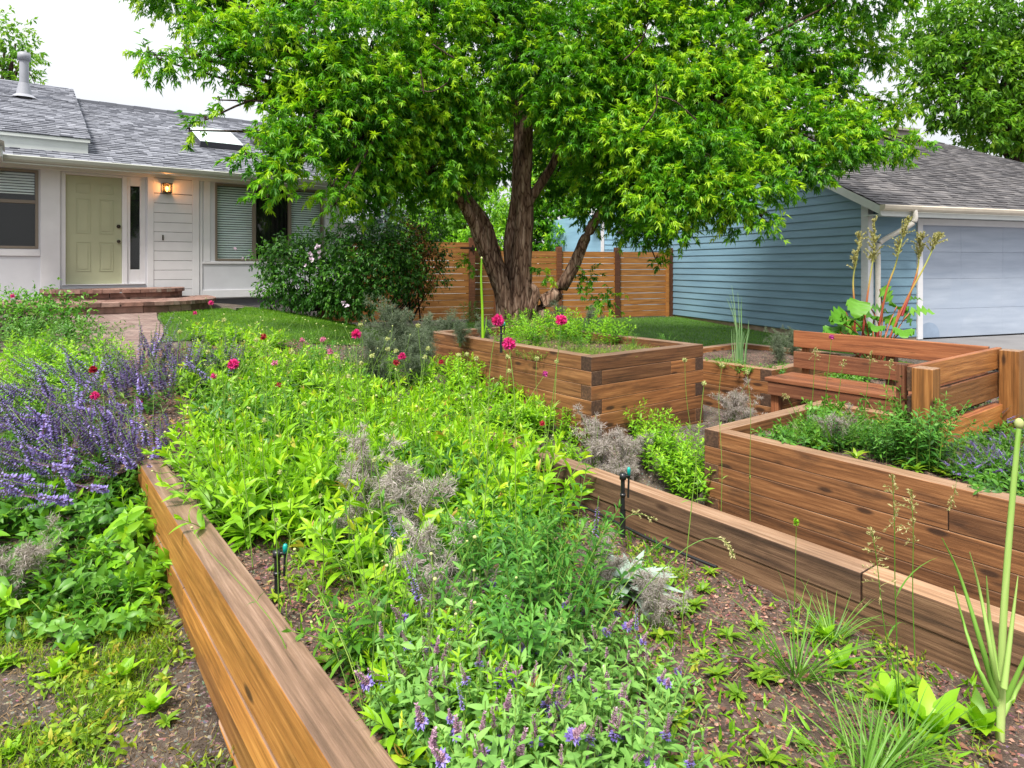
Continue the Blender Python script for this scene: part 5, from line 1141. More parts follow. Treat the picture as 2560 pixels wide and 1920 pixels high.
for x, y, h, s, lb in ((990, 720, .95, 1.05, 'tall smoky grey fennel left of the tree trunk'), (1060, 760, .8, .9, 'grey fennel close to the left of the trunk'), (940, 810, .7, .85, 'dark grey green fennel at the lawn end'), (1030, 830, .6, .8, 'low grey fennel against the tall bed'), (1110, 765, .7, .8, 'misty grey fennel behind the tall bed')):
    put_px('fennel_gr', x, y, h, s, surf=ground_h, rng=rs, label=lb)
# asters in the middle, sages in front
for x, y, s in ((1210, 1180, .95), (1270, 1150, 1.), (1330, 1140, 1.), (1390, 1160, 1.), (1430, 1200, .95), (1250, 1250, .9), (1330, 1240, 1.), (1400, 1270, .9), (1290, 1330, .85), (1370, 1340, .85), (1200, 1270, .85)):
    put_px('aster', x, y, .64 * s, s, label='dark green aster in the upright stand mid bed', group='dark aster stand in the long bed', rng=rs)
for x, y, s in ((1000, 1560, 1.), (1080, 1500, 1.), (1160, 1450, 1.05), (1240, 1440, 1.05), (1330, 1450, 1.05), (1410, 1490, 1.), (1120, 1580, 1.), (1220, 1560, 1.05), (1310, 1570, 1.), (1050, 1660, 1.), (1160, 1690, 1.), (1270, 1680, 1.), (1380, 1620, .95), (960, 1640, .9), (1480, 1540, .85), (1440, 1690, .9), (1340, 1760, .95), (1200, 1800, .95), (1080, 1780, .95), (960, 1790, .8), (1500, 1790, .7), (1290, 1880, .9), (1130, 1890, .9), (1480, 1470, .85), (1540, 1540, .85), (1570, 1630, .85), (1500, 1690, .9), (1600, 1720, .85), (1420, 1780, .9), (1560, 1790, .9), (1630, 1600, .7), (1660, 1790, .8), (1380, 1550, .95)):
    put_px('sage', x, y, .32 * s, s * .92, label='grey green sage with budding purple spikes at the front of the bed', group='grey green sages in the foreground', rng=rs)
for x, y, s, lb in ((1500, 1450, .8, 'in front of the silver leaved plant'), (2330, 1740, .95, 'at the foot of the big onion'), (2230, 1700, .7, 'with toothed leaves at the lower right'), (2100, 1620, .6, 'under the edging beside the grass tuft'), (1080, 1520, .75, 'among lime leaves at the left'), (2450, 1760, .7, 'in the bottom right corner'), (2060, 1560, .5, 'small beside the edging'), (1450, 1480, .7, 'by the sages below the aster stand')):
    put_px('dock', x, y, .15 * s, s * .9, label='broad leaved dock ' + lb, rng=rs)
# silver plant
rng = np.random.default_rng(77); g = Geo(); rosette(g, rng, 54, .21, .07, 0, .8, .8, .5, 7, rb=.42, fold=.35); u, v, z = at(1575, 1410, bed_full, .16); u = min(u, 2.8)
t = thing('dusty_miller', 'silver felted plant beside the right sprinkler and edging', 'plant', W(u, v, z)); g.obj('leaves_clump', [GM['silver']], t)
# small weeds over the soil
wl = dict(label='small yellow green weed rosette on the mulched soil', group='small weeds in the long bed'); k = 0
while k < 110:
    u = rs.uniform(.86, 2.95); v = rs.uniform(.9, 4.4)
    if near(u, v, lime_pts, .12): continue
    put('weed', u, v, float(bed_full(u, v)), rs.uniform(.45, 1.05), rng=rs, **wl); k += 1
for k in range(60):
    u = rs.uniform(-.55, .58); v = rs.uniform(2.0, 4.6); put('weed', u, v, float(ground_h(u, v)), rs.uniform(.5, 1.25), rng=rs, label='yellowing weed on the bare ground left of the golden wall', group='weeds left of the golden wall')
for x, y, h, s, lb in ((1990, 1500, .3, 1.05, 'green grass tuft against the timber edging'), (2080, 1490, .2, .7, 'small grass tuft right of the larger one by the edging'), (1980, 1010, .42, 1.2, 'pale arching grass tuft inside the right bed by its corner'), (1900, 1040, .3, .9, 'short grass tuft at the corner of the right bed'), (2150, 1130, .3, .8, 'yellowish grass tuft in the middle of the right bed'), (2190, 1760, .22, .9, 'dark grass tuft in front of the edging at lower right'), (2260, 1740, .2, .8, 'dark grass tuft beside the dock leaves'), (2150, 1820, .2, .9, 'grass tuft at the bottom edge right of the bare soil'), (1240, 905, .3, .6, 'thin grass tuft before the tall bed')):
    put_px('tuft', x, y, h, s, surf=(lambda u, v: -1.43 + 0 * u) if x > 1850 and y < 1200 else bed_full, rng=rs, label=lb)
# ---- knautia flowers on their long stems, rooted in the bed
def flower(x, y, r, mat, label, group=None, hd=.027, kind='knautia_flower', d=None, surf=bed_full, big=False):
    d = min(max(hd * 1640 / r, 2.2), 9.5) if d is None else d; rng = np.random.default_rng(int(x * 31 + y)); P = on_depth(x, y, d)
    pu = P[:2] @ U; pv = P[:2] @ V
    bu, bv = pu + rng.normal() * .08, pv + rng.normal() * .08
    if surf is bed_full and d < 6: bu = np.clip(bu, .85, 2.95)
    B = W(bu, bv, float(surf(bu, bv)) - .02); t = thing(kind, label, 'flower', tuple(B), 0, group); p = P - B
    g = Geo(); c = curve([(0, 0, 0), p * [.25, .25, .45] + rng.normal(size=3) * .02, p * [.75, .75, .8] + rng.normal(size=3) * .015, p - [0, 0, r * d / 1640 * .3]], 14); tubes(g, c, np.linspace(.0026, .0014, 14), 5)
    if p[2] > .35:
        for q in (4, 7): leaves(g, [c[q], c[q]], rdirs(rng, 2) * [1, 1, .3] + [0, 0, .5], (0, 0, 1), .07, .010, .3, .2, 3)
    g.obj('stem', [GM['stem']], t)
    R_ = r * d / 1640; g = Geo(); n = 150 if R_ * 1640 / d > 9 else 60
    dd = rdirs(rng, n); dd[:, 2] = np.maximum(dd[:, 2], -.55); dd = nrm(dd); ball(g, p, R_ * .55, 0, 8, 6, (1, 1, .95), .2)
    kites(g, p + dd * R_ * .45, dd, rdirs(rng, n), R_ * .68 * rng.uniform(.7, 1.1, n), R_ * .36, r=rng.random(n), m=0); g.obj('flower_head', [mat], t)
FL = [(1245,801,16,'pink','bright pink pincushion flower over the left front of the tall bed'),(1403,800,15,'pink','bright pink pincushion flower right of the sprinkler in the tall bed'),(1272,859,17,'pink','largest pink pincushion flower crossing the top timber of the tall bed'),(890,836,13,'pink','deep pink flower between lawn and tall bed'),(1005,891,10,'pink','upper of two touching crimson flowers'),(991,906,9,'crimson','lower of two touching crimson flowers'),(953,965,7,'crimson','small dark red flower above the lime carpet'),(1362,935,8,'magenta','violet pink flower before the tall bed corner'),
 (583,911,14,'pink','crimson pink flower at the right end of the salvias'),(534,940,8,'pink','small pink flower below a larger one among salvia'),(686,907,9,'pale','pale pink ragged flower at the bare patch'),(658,842,9,'crimson','red flower in front of the lawn'),(527,757,7,'pink','pink flower by the corner of the brick steps'),(487,782,6,'pink','small pink flower on the lawn edge'),(565,870,6,'crimson','small red flower behind the salvia spikes'),(233,924,10,'crimson','red flower above the left salvias'),(237,989,11,'pink','long pink bud flower in the middle of the salvias'),(349,1005,8,'pink','pink flower low in the right of the salvias'),(336,983,6,'crimson','tiny red flower above a pink one in salvia'),
 (696,963,8,'crimson','rusty red flower over the lime leaves'),(588,1112,7,'pale','small pink bud over the lime leaves by the golden wall'),(1300,1072,7,'pink','pink bud above the aster stand'),(1356,1058,8,'crimson','flat crimson flower above the aster stand'),(1102,905,7,'crimson','small crimson flower before the left face of the tall bed'),(807,849,8,'pale','pale pink flower on the peony clump'),(826,879,9,'pale','nodding pink flower right of the peony clump'),(755,850,7,'pale','faded pink flower on the left of the peony clump'),(32,740,6,'pink','pink flower at the far left under the window'),(2079,842,7,'magenta','purple flower before the top board of the bench'),(388,1050,6,'crimson','brownish red seed head at the edge of the salvias'),(956,1025,7,'pale','pale flat flower over the lime carpet')]
for x, y, r, mt_, lb in FL: flower(x, y, r, GM[mt_], lb, surf=bed_full if x < 1000 and y > 860 or 1000 <= x < 1500 else ground_h, d=5.2 if x == 2079 else None)
SH = [(901,812),(1045,814),(969,847),(969,873),(990,877),(903,909),(1062,892),(1070,871),(1147,888),(1167,886),(1191,896),(1269,892),(1342,896),(1392,903),(1273,928),(1085,1037),(817,895),(885,1000),(800,1240),(806,1120),(700,1180),(690,1300),(820,1310),(640,850),(520,880),(560,800),(450,830),(1712,900),(1805,912),(1868,930),(1760,958),(935,1150),(1125,1290),(870,940),(760,1010),(660,1050),(980,1060),(730,880),(840,890),(930,890)]
for x, y in SH: flower(x, y, 6.5, GM['cream'], 'pale green pincushion seed head on a thin stem above the leaves', 'pale seed heads over the bed', surf=ground_h if x > 1500 else bed_full, hd=.014, kind='knautia_seedhead', d=2.6 + (x * 7 % 11) * .16 if y > 950 else 3.6 + (x % 7) * .2)
# flower spikes of the few tall salvias in the middle of the bed
def tall_spike(pts, d, label, sc=1.):
    q = [on_depth(x, y, d) for x, y in pts]; bu, bv = q[-1][:2] @ U, q[-1][:2] @ V; B = W(bu, bv, float(bed_full(bu, bv)) - .02); t = thing('salvia_spike', label, 'flower', tuple(B))
    g = Geo(); tubes(g, curve([(0, 0, 0)] + [p - B for p in q[::-1][1:]], 10), .0022, 5); g.obj('stem', [GM['stem']], t); rng = np.random.default_rng(int(pts[0][0])); dv = q[0] - q[1]; ln = np.linalg.norm(dv)
    stand('flower_spike', SPK[int(pts[0][0]) % 4], t, Vector(q[1] - B), dv, ln / .24, rng)
tall_spike([(965, 1265), (990, 1352), (1040, 1560)], 2.6, 'violet spike arching over the left of the sages'); tall_spike([(1010, 1385), (1050, 1510), (1060, 1640)], 2.15, 'longest violet spike leaning at the left of the sages')
tall_spike([(1405, 1600), (1395, 1690), (1400, 1750)], 2.1, 'violet spike with a bent tip at the front right of the sages'); tall_spike([(1497, 1240), (1487, 1350), (1480, 1470)], 2.9, 'thin violet spike in front of the silver plant')
tall_spike([(1140, 1690), (1160, 1780), (1165, 1860)], 1.8, 'dark purple spike at the very front of the bed'); tall_spike([(1590, 1510), (1592, 1580), (1590, 1640)], 2.3, 'lone purple spike above the bare soil')
# ---- tall bed
GM['phlox2'] = leaf_mat('onion stalk skin', [(0, (.12, .28, .05)), (.5, (.24, .46, .07)), (1, (.50, .62, .22))], .2)
TB = lambda u, v: -.97 + 0 * u
for x, y, h, s in ((1340, 845, .16, .9), (1390, 852, .16, 1.), (1440, 858, .16, 1.), (1490, 862, .16, 1.), (1540, 858, .16, .95), (1580, 850, .16, .8), (1310, 860, .16, 1.), (1360, 870, .16, 1.), (1420, 872, .16, 1.1), (1480, 876, .16, 1.1), (1530, 874, .16, 1.), (1570, 868, .16, .9), (1600, 855, .16, .8), (1400, 835, .16, .9), (1470, 842, .16, .9), (1530, 838, .16, .9)):
    put_px('thyme', x, y, h * .6, s, surf=TB, rng=rs, label='yellow green thyme cushion along the front corner of the tall bed', group='thyme cushions in the tall bed')
for x, y, h, s in ((1300, 795, .26, .95), (1345, 800, .26, .9), (1390, 790, .3, 1.), (1280, 830, .2, .8), (1330, 825, .2, .8), (1430, 795, .28, 1.), (1480, 800, .26, 1.), (1530, 810, .24, .95), (1460, 815, .22, .8)):
    put_px('sage' if 0 else 'phlox', x, y, h, s * 1.15, surf=TB, rng=rs, label='fresh green herb bushing over the thyme in the tall bed', group='green herbs in the tall bed')
for x, y, s in ((1290, 790, .5), (1325, 785, .5), (1370, 780, .55), (1420, 785, .5), (1465, 795, .5), (1510, 800, .48), (1550, 815, .4), (1280, 815, .42), (1345, 810, .5), (1405, 812, .45), (1450, 825, .42), (1575, 830, .35)): put_px('aster', x, y, .55 * s, s, surf=TB, rng=rs, label='narrow leaved green herb filling the tall bed', group='narrow leaved herbs in the tall bed')
for x, y, h, s, lb in ((1180, 735, .5, .78, 'tall whorled lily stem at the left of the tall bed'), (1310, 760, .4, .62, 'leafy upright herb before the main trunk in the tall bed'), (1360, 765, .35, .55, 'second upright herb right of the leafy one before the trunk'), (1565, 800, .25, .4, 'small upright sprout at the right side of the tall bed'), (1668, 820, .22, .34, 'small whorled sprout at the right corner of the tall bed')):
    put_px('aster', x, y, h, s, surf=TB, rng=rs, label=lb)
for x, y, h, s, lb in ((1215, 820, .2, .45, 'low grey fennel behind the onion stalk in the tall bed'), (1150, 825, .2, .45, 'low grey fennel in the left corner of the tall bed'), (1400, 775, .3, .55, 'misty blue grey fennel at the back of the tall bed'), (1480, 785, .28, .5, 'misty grey fennel at the back right of the tall bed')):
    put_px('fennel_gr', x, y, h, s, surf=TB, rng=rs, label=lb)
def scape(key, pts, d, r, label, leaves_px=(), head=None, matname='onion', name='onion_plant', surf=TB):
    q = [on_depth(x, y, d) for x, y in pts]; B = q[-1].copy(); t = thing(name, label, 'plant', tuple(B)); g = Geo(); rng0 = np.random.default_rng(3)
    tubes(g, curve([p - B for p in q[::-1]], 16), np.linspace(r, r * .55, 16), 8); g.r[-1] = np.repeat(np.linspace(1, .38, 16) ** .7, 8) + rng0.normal(size=128) * .06; g.obj('stalk', [GM[matname]], t, True)
    g = Geo(); rng = np.random.default_rng(int(pts[0][0]))
    for lp in leaves_px:
        c = curve([on_depth(x, y, d + rng.normal() * .03) - B for x, y in lp[::-1]], 14); tubes(g, c, np.linspace(r * .8, r * .08, 14), 6, 0, rng.uniform(.3, .8))
    if leaves_px: g.obj('leaf_clump', [GM[matname]], t, True)
    if head is not None:
        g = Geo(); ball(g, q[0] - B + [0, 0, head * .3], head, 0, 10, 8, (1, 1, 1.3)); g.obj('bud', [GM['cream']], t, True)
    return t
scape('o', [(1204, 646), (1203, 700), (1206, 780), (1207, 845)], 7.2, .016, 'single tall yellow green onion stalk in the left of the tall bed', [[(1216, 790), (1214, 820), (1208, 845)]], .012, 'phlox')
scape('o', [(2548, 1062), (2535, 1200), (2517, 1420), (2506, 1600), (2503, 1760), (2500, 1850)], 2.2, .0135, 'big onion with a thick pale stalk at the right edge of the picture',
      [[(2355, 1345), (2400, 1440), (2450, 1600), (2490, 1740)], [(2424, 1380), (2450, 1480), (2480, 1640), (2498, 1760)], [(2466, 1440), (2475, 1560), (2495, 1700)], [(2385, 1465), (2410, 1560), (2450, 1680), (2490, 1760)], [(2545, 1440), (2530, 1560), (2510, 1720)], [(2600, 1560), (2560, 1650), (2510, 1760)], [(2590, 1640), (2550, 1710), (2505, 1790)]], .014, 'phlox2')
# ---- onion bed
OB = lambda u, v: -1.25 + 0 * u
rng = np.random.default_rng(301); t = thing('onion_clump', 'blue green spring onion clump standing tall in the small bed', 'plant', W(7.3, 4.85, -1.25)); g = Geo(); ocl = np.array(W(7.3, 4.85, -1.25))
for k in range(26):
    a = rng.random() * 6.28; r0 = .09 * rng.random(); h = rng.uniform(.35, .62) if k > 5 else rng.uniform(.75, 1.0); o_ = np.array([math.cos(a), math.sin(a), 0])
    tubes(g, curve([o_ * r0, o_ * (r0 + .05 * h) + [0, 0, h * .6], o_ * (r0 + .2 * h * rng.random()) + [0, 0, h]], 8), np.linspace(.009, .0012, 8), 5, 0, rng.uniform(.3, .8))
g.obj('leaf_clump', [GM['onion']], t, True)
for x, y, h, s, lb in ((1810, 860, .3, .8, 'green grass tuft left of the spring onions'), (1850, 880, .2, .5, 'small pale tuft in front of the spring onions')): put_px('tuft', x, y, h, s, surf=OB, rng=rs, label=lb)
for x, y, h, s, lb in ((1950, 860, .25, .55, 'grey green fennel between onions and bench'), (1985, 850, .22, .5, 'grey fennel against the back of the bench')): put_px('fennel_gr', x, y, h, s, surf=OB, rng=rs, label=lb)
for x, y in ((1780, 890), (1830, 895), (1900, 905), (1940, 910), (1965, 900), (1860, 905), (1810, 890)): put_px('leafy', x, y, .12, .5, surf=OB, rng=rs, label='low green herb on the soil of the small onion bed', group='low herbs in the onion bed')
# ---- right bed
RB = lambda u, v: -1.43 + 0 * u
salvia('catmint', 310, 26, .26, 1.3, (.1, -.1), 22, 'mid', .05, .024, SPK, .55); salvia('catmint', 311, 26, .28, 1.2, (-.1, 0), 22, 'mid', .05, .024, SPK, .55)
for x, y, s in ((2180, 960, 1.), (2220, 970, 1.), (2140, 985, .95), (2240, 1000, .9), (2190, 1010, .9), (2080, 1010, .6), (2030, 1000, .5), (2280, 1030, .6), (2120, 1050, .6), (2210, 1090, .55), (2080, 1060, .55), (2160, 1100, .5), (2110, 1110, .45)):
    put_px('aster', x, y, .62 * s, s, surf=RB, rng=rs, label='leafy green aster in front of the bench post', group='asters before the bench post')
for x, y, s in ((2420, 1085, .7), (2490, 1075, .8), (2540, 1090, .8), (2460, 1105, .75), (2390, 1110, .65), (2520, 1125, .7), (2340, 1100, .65), (2560, 1060, .8), (2590, 1110, .8)):
    put_px('catmint', x, y, .26, s, surf=RB, rng=rs, label='blue flowered catmint mound at the right edge', group='catmint at the right of the long raised bed')
k = 0
while k < 120:
    u = rs.uniform(4.8, 6.3); v = rs.uniform(.3, 3.2)
    put('weed' if k % 3 else 'leafy', u, v, -1.43, rs.uniform(.9, 1.6) if k % 3 else rs.uniform(.55, .9), rng=rs, label='low green weed covering the soil of the right bed', group='weeds covering the right bed'); k += 1
for k in range(36): put('leafy', rs.uniform(6.6, 9.2), rs.uniform(-.2, 1.8), -1.47, rs.uniform(.6, 1.1), rng=rs, label='green clump on the ground right of the bench posts', group='green clumps right of the bench')
put_px('fennel', 2030, 1040, .3, .8, surf=RB, rng=rs, label='smoky bronze fennel tuft inside the right bed')
for x, y, s in ((2470, 1000, .9), (2530, 980, 1.), (2555, 930, 1.)): put_px('catmint', x, y, .26, s, surf=lambda u, v: -1.47 + 0 * u, rng=rs, label='catmint beyond the right bench post', group='catmint behind the posts')
# ---- rhubarb behind the bench
GM['mid2'] = leaf_mat('rhubarb leaves', [(0, (.03, .12, .012)), (.5, (.10, .29, .022)), (1, (.24, .48, .04))], .32)
RO = on_depth(2190, 664, 8.6); RO[2] = EYE - 1.42; t = thing('rhubarb_plant', 'tall rhubarb gone to seed with red stalks behind the bench', 'plant', tuple(RO)); rng = np.random.default_rng(320)
for pts in ([(2138, 885), (2136, 770), (2133, 700), (2143, 640), (2152, 585)], [(2150, 890), (2166, 760), (2176, 690), (2186, 620), (2186, 552)], [(2185, 885), (2214, 735), (2238, 665), (2252, 610), (2270, 548)], [(2205, 890), (2265, 752), (2312, 665), (2338, 610), (2348, 596)], [(2255, 790), (2290, 690), (2298, 640), (2304, 590)]):
    P = curve([on_depth(x, y, 8.6 + rng.normal() * .05) - RO for x, y in pts], 16); g = Geo(); tubes(g, P, np.linspace(.016, .004, 16), 8); cnt = g.n; tt = np.repeat(np.linspace(0, 1, 16), 8); g.r[-1] = np.clip(tt * 1.9 - .12, 0, 1)
    st_ = g.obj('stalk', [GM['rhub']], t, True); g = Geo()
    for k in range(46):
        q = rng.uniform(9, 15); p = P[int(q)] + (P[min(int(q) + 1, 15)] - P[int(q)]) * (q % 1); d = nrm(rng.normal(size=3) * .5 + [0, 0, 1.1]); L_ = rng.uniform(.05, .17) * (1.2 - (q - 9) / 9)
        F = p + d * L_ * np.linspace(0, 1, 4)[:, None]; tubes(g, F, .0025, 3, 0, .3)
        n = 30; b_ = p + d * L_ * rng.random(n)[:, None]; kites(g, b_, nrm(d + rdirs(rng, n) * .9), rdirs(rng, n), .024, .013, 0, 0, rng.random(n))
    g.obj('seed_panicle', [GM['seed']], st_)
for k in range(22):
    x, y = [(2100, 800), (2222, 738), (2292, 742), (2160, 815), (2252, 765), (2080, 825), (2190, 815), (2130, 790), (2270, 790), (2235, 805), (2115, 830), (2175, 785), (2145, 770), (2300, 775), (2090, 790), (2205, 770), (2060, 840), (2260, 830), (2150, 840), (2220, 845), (2120, 815), (2185, 845)][k]
    c = on_depth(x, y, 8.6 + rng.uniform(-.35, .35)) - RO; g = Geo(); d = nrm(c * [1, 1, 0] + rng.normal(size=3) * .3 + [0, -.5, .1])
    leaves(g, [c - d * .13], [d], [[.15 * rng.normal(), -.35 + .2 * rng.normal(), 1]], .27 * rng.uniform(.7, 1.15), .30 * rng.uniform(.7, 1.), .35, .12, 9, 0, rng.uniform(.25, .7), (.62, .7), wave=.3); tubes(g, curve([(0, 0, 0), c * [.5, .5, .7], c - d * .13], 8), .009, 5, 1, .3)
    g.obj('leaf', [GM['mid2'], GM['rhub']], t)
for k in range(14): put('leafy', rs.uniform(7.3, 9.), rs.uniform(2.3, 4.0), -1.44, rs.uniform(.6, 1.1), rng=rs, label='dark green plant under the rhubarb behind the bench', group='green plants below the rhubarb')
# ---- grasses gone to seed
def seed_grass(pts, d, label, ln=.32, n=26, drop_=.35, mat='seed', r=.0022, br=.055, blades_=True, name='seed_grass'):
    q = [on_depth(x, y, d) for x, y in pts]; B = q[-1].copy(); t = thing(name, label, 'grass', tuple(B)); rng = np.random.default_rng(int(pts[0][0] * 3 + pts[0][1])); P = curve([p - B for p in q[::-1]], 24)
    g = Geo(); tubes(g, P, np.linspace(r * 1.2, r * .45, 24), 5); 
    if blades_:
        for _ in range(3): i = rng.integers(3, 12); leaves(g, [P[i]], nrm(rng.normal(size=(1, 3)) * [1, 1, .2] + [0, 0, .9]), (0, 0, 1), .24, .007, .5, .3, 6, 0, .5, (.3, .6))
    g.obj('stem', [GM['tuft']], t); g = Geo(); k0 = int(24 * (1 - ln))
    for i in range(n):
        x = k0 + (23 - k0) * (i / n); a = int(min(x, 22)); p = P[a] + (P[a + 1] - P[a]) * (x - a); tg = nrm(P[a + 1] - P[a]); d_ = nrm(tg * .7 + rdirs(rng, 1)[0] * .8); L_ = br * (1.15 - (x - k0) / (23 - k0 + .01)) * rng.uniform(.4, 1.2)
        F = p + d_ * L_ * np.linspace(0, 1, 4)[:, None] - np.array([0, 0, drop_]) * L_ * (np.linspace(0, 1, 4) ** 2)[:, None]; tubes(g, F, .0007, 3, 0, .4)
        m_ = 6; tt = .3 + .7 * rng.random(m_); b_ = p + d_ * L_ * tt[:, None] - np.array([0, 0, drop_]) * L_ * (tt ** 2)[:, None]; kites(g, b_, nrm(d_ + rdirs(rng, m_) * .6), rdirs(rng, m_), .012, .0042, .5, 0, rng.random(m_))
    g.obj('seed_head', [GM[mat]], t); return t
seed_grass([(2231, 1188), (2236, 1300), (2238, 1480), (2246, 1700), (2250, 1800)], 2.3, 'tallest seeding grass in front of the right bed')
seed_grass([(2278, 1222), (2283, 1330), (2282, 1500), (2290, 1700), (2290, 1800)], 2.35, 'full seeding grass just right of the tallest one'); seed_grass([(2178, 1322), (2192, 1400), (2210, 1560), (2240, 1700), (2245, 1800)], 2.25, 'lower seeding grass leaning left of the tallest one', .4)
seed_grass([(1991, 1300), (1990, 1350), (1988, 1450), (1985, 1560)], 2.9, 'thin grass with one narrow spike rising from the grass tuft', .14, 26, .0, 'phlox', .0018, .008, False)
seed_grass([(1835, 1392), (1815, 1355), (1760, 1348), (1680, 1400), (1560, 1540), (1500, 1720)], 2.4, 'arching seeding stem bending toward the edging', .3, 16, .5, 'seed', .002, .03, False); seed_grass([(1640, 1300), (1600, 1285), (1560, 1300), (1520, 1380), (1480, 1480)], 2.9, 'small arching seed stem beside the right sprinkler', .4, 14, .4, 'seed', .0018, .03, False)
seed_grass([(2370, 1275), (2385, 1235), (2392, 1180), (2380, 1100), (2360, 1060)][::1] + [(2350, 1150)], 3.3, 'nodding pale seed head hanging over the right bed timber', .3, 16, .6, 'seed', .0015, .03, False)
for x0, y0, x1_, y1_, d, lb in ((1960, 985, 2010, 1080, 4.9, 'leftmost wispy grass in the right bed'), (2110, 900, 2090, 1040, 4.8, 'wispy grass seed head before the bench seat'), (2180, 880, 2160, 1040, 4.7, 'wispy seed head rising before the bench back'), (2040, 870, 2030, 1020, 5., 'pale bent seed head at the left of the bench'), (2230, 900, 2210, 1040, 4.6, 'fine seed head beside the bench upright')):
    seed_grass([(x0, y0), ((x0 * 2 + x1_) / 3, (y0 * 2 + y1_) / 3 - 8), (x1_, y1_)], d, lb, .4, 18, .4, 'seed', .002, .05, False)
# ---- sprinklers, hoses
def sprinkler(x, y0, y1, d, label):
    B = on_depth(x, y1, d); t = thing('sprinkler_riser', label, 'sprinkler', tuple(B)); h = (y1 - y0) / 1640 * d; g = Geo()
    tubes(g, [(0, 0, -.05), (0, 0, h * .30)], .016, 12); tubes(g, [(0, 0, h * .3), (0, 0, h * .84)], .012, 12); tubes(g, [(.03, 0, h * .5), (.034, 0, h * .84)], .006, 8); tubes(g, [(0, 0, h * .80), (0, 0, h * .9)], .019, 12, cap=True); g.box((-.012, -.009, h * .84), (.042, .009, h * .88)); tubes(g, [(0, 0, h * .52), (0, 0, h * .57)], .016, 12, cap=True); g.obj('riser', M['black'], t, True)
    g = Geo(); tubes(g, [(.034, 0, h * .86), (.034, 0, h * .97), (.034, 0, h)], [.010, .010, .006], 10, cap=True); g.obj('nozzle', M['teal'], t, True)
sprinkler(693, 1360, 1520, 2.8, 'black sprinkler riser inside the golden wall'); sprinkler(1557, 1168, 1320, 3.7, 'black sprinkler riser at the end of the weathered edging'); sprinkler(1253, 805, 870, 7.0, 'dark sprinkler riser in the tall bed')
g = Geo(); tubes(g, curve([on_depth(705, 1515, 2.75), on_depth(730, 1545, 2.7), on_depth(790, 1575, 2.62), on_depth(860, 1600, 2.55)], 14), .014, 8); tag(g.obj('garden_hose', M['black'], None, True), 'black irrigation pipe on the soil by the left sprinkler', 'hose')
g = Geo(); tubes(g, curve([W(2.93, 3.3, -1.555), W(2.95, 2.9, -1.575), W(2.93, 2.5, -1.585), W(2.95, 2.1, -1.59)], 14), .009, 6); tag(g.obj('garden_hose', M['black'], None, True), 'black drip pipe lying along the foot of the edging', 'hose')
# ---- grass and litter nobody could count
def turf(name, n, sampler, hf, L_, wd, mat, seed, rb=.45, lay=.5, segs=3):
    rng = np.random.default_rng(seed); u, v = sampler(rng, n); z = hf(u, v); p = np.stack([u * U[0] + v * V[0], u * U[1] + v * V[1], z + EYE - .004], 1); k = len(p); g = Geo()
    d = nrm(np.stack([rng.normal(size=k) * lay, rng.normal(size=k) * lay, np.ones(k)], 1)); patch = np.sin(u * 2.3 + 1) * np.sin(v * 1.9) * .5 + np.sin(u * 5.1 + v * 3.3) * .3
    leaves(g, p, d, nrm(rng.normal(size=(k, 3)) + 1e-3), L_ * rng.uniform(.5, 1.2, k), wd, rng.uniform(-.1, .8, k), .2, segs, 0, np.clip(rng.normal(rb, .16, k) + .20 * patch + .10 * np.sin(u * 11 + 2) * np.sin(v * 9), 0, 1), (.4, .6))
    return tag(g.obj(name, [mat]), kind='stuff')
def in_mask(us, vs, mask):
    def s(rng, n):
        u = rng.uniform(*us, n); v = rng.uniform(*vs, n); k = mask(u, v); return u[k], v[k]
    return s
turf('grass', 150000, in_mask((1.1, 8.2), (7.8, 13.), mid_mask), ground_h, .055, .006, GM['grass'], 401, .5, .35, 2)
def side_s(rng, n):
    s = rng.uniform(-7, 0, n); t = rng.uniform(-3, 6.4, n); k = side_mask(s, t); return g2uv(s[k], t[k])
turf('grass', 70000, side_s, ground_h, .06, .007, GM['grass'], 402, .38, .35, 2)
def pat_(u, v): return np.sin(u * 7 + 1.3) * np.sin(v * 5.) + .5 * np.sin(u * 13 + v * 9) > -.32 + .5 * ss(.1, .6, u) - .7 * ss(3.2, 2.4, v)
turf('grass', 32000, in_mask((-.9, .60), (1.6, 4.4), pat_), ground_h, .075, .0042, GM['weed'], 403, .5, .7, 4)
turf('grass', 12000, in_mask((-.9, .62), (1.6, 4.8), lambda u, v: u > -9), ground_h, .05, .0035, GM['dry'], 404, .55, 1.6, 3)
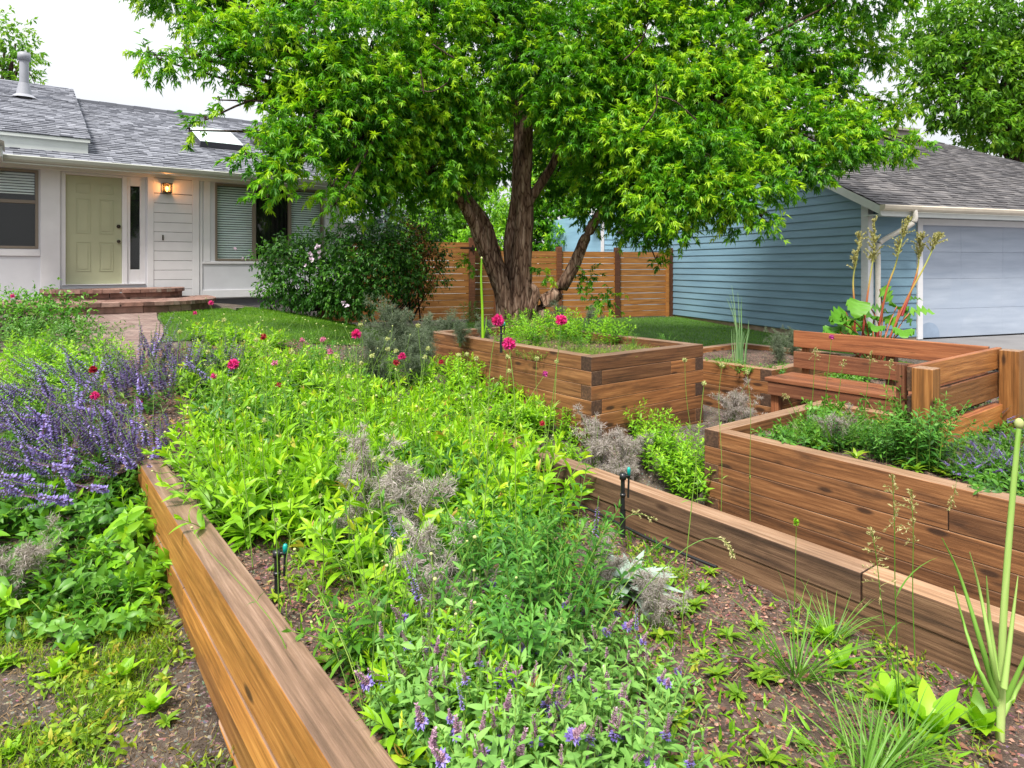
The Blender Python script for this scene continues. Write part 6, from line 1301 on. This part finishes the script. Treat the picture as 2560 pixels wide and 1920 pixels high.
turf('weeds', 4200, in_mask((.85, 2.98), (.8, 4.6), lambda u, v: np.sin(u * 9) * np.sin(v * 7 + 2) > -.1), bed_full, .07, .012, GM['phlox'], 405, .45, .8, 4)
def litter(name, n, us, vs, hf, L_, wd, seed, mat='dry'):
    rng = np.random.default_rng(seed); u = rng.uniform(*us, n); v = rng.uniform(*vs, n); p = np.stack([u * U[0] + v * V[0], u * U[1] + v * V[1], hf(u, v) + EYE + rng.uniform(.002, .014, n)], 1); a = rng.random(n) * 6.283; g = Geo()
    kites(g, p, np.stack([np.cos(a), np.sin(a), rng.normal(size=n) * .15], 1), nrm(np.stack([rng.normal(size=n) * .5, rng.normal(size=n) * .5, np.ones(n)], 1)), L_ * rng.uniform(.3, 1.3, n), wd * rng.uniform(.5, 1.3, n), .5, 0, np.clip(rng.normal(.4, .22, n), 0, 1)); return tag(g.obj(name, [GM[mat]]), kind='stuff')
GM['chip'] = leaf_mat("reddish bark chips", [(0, (.05, .022, .016)), (.5, (.20, .09, .06)), (1, (.46, .29, .22))], 0, .8, .2, 1.)
litter('mulch', 16000, (.8, 2.98), (.7, 5.), bed_full, .016, .010, 411, 'chip'); litter('mulch', 9000, (.8, 4.3), (5., 8.6), lambda u, v: np.where(u < 3.0, bed_full(u, v), ground_h(u, v)), .03, .016, 412, 'chip'); litter('straw', 1500, (.8, 2.98), (.7, 4.6), bed_full, .09, .0022, 413); litter('litter', 2600, (-.8, .62), (1.6, 5.), ground_h, .03, .010, 414)
litter('mulch', 1600, (.85, 2.98), (.7, 4.), bed_full, .040, .020, 416, 'chip')
litter('mulch', 2500, (4.6, 5.9), (4.7, 7.5), TB, .025, .014, 415, 'chip')
sheet('bed_shoulder', M['soil'], np.arange(-.1, .80, .06), np.arange(4.9, 8.6, .08), lambda u, v: (ground_h(u, v) - .04) * (1 - ss(-.1, .74, u)) + bed_full(u, v) * ss(-.1, .74, u), lambda u, v: path_dist(u, v) > .7)
for l_ in PAT.values():
    for r_ in l_: drop(r_)
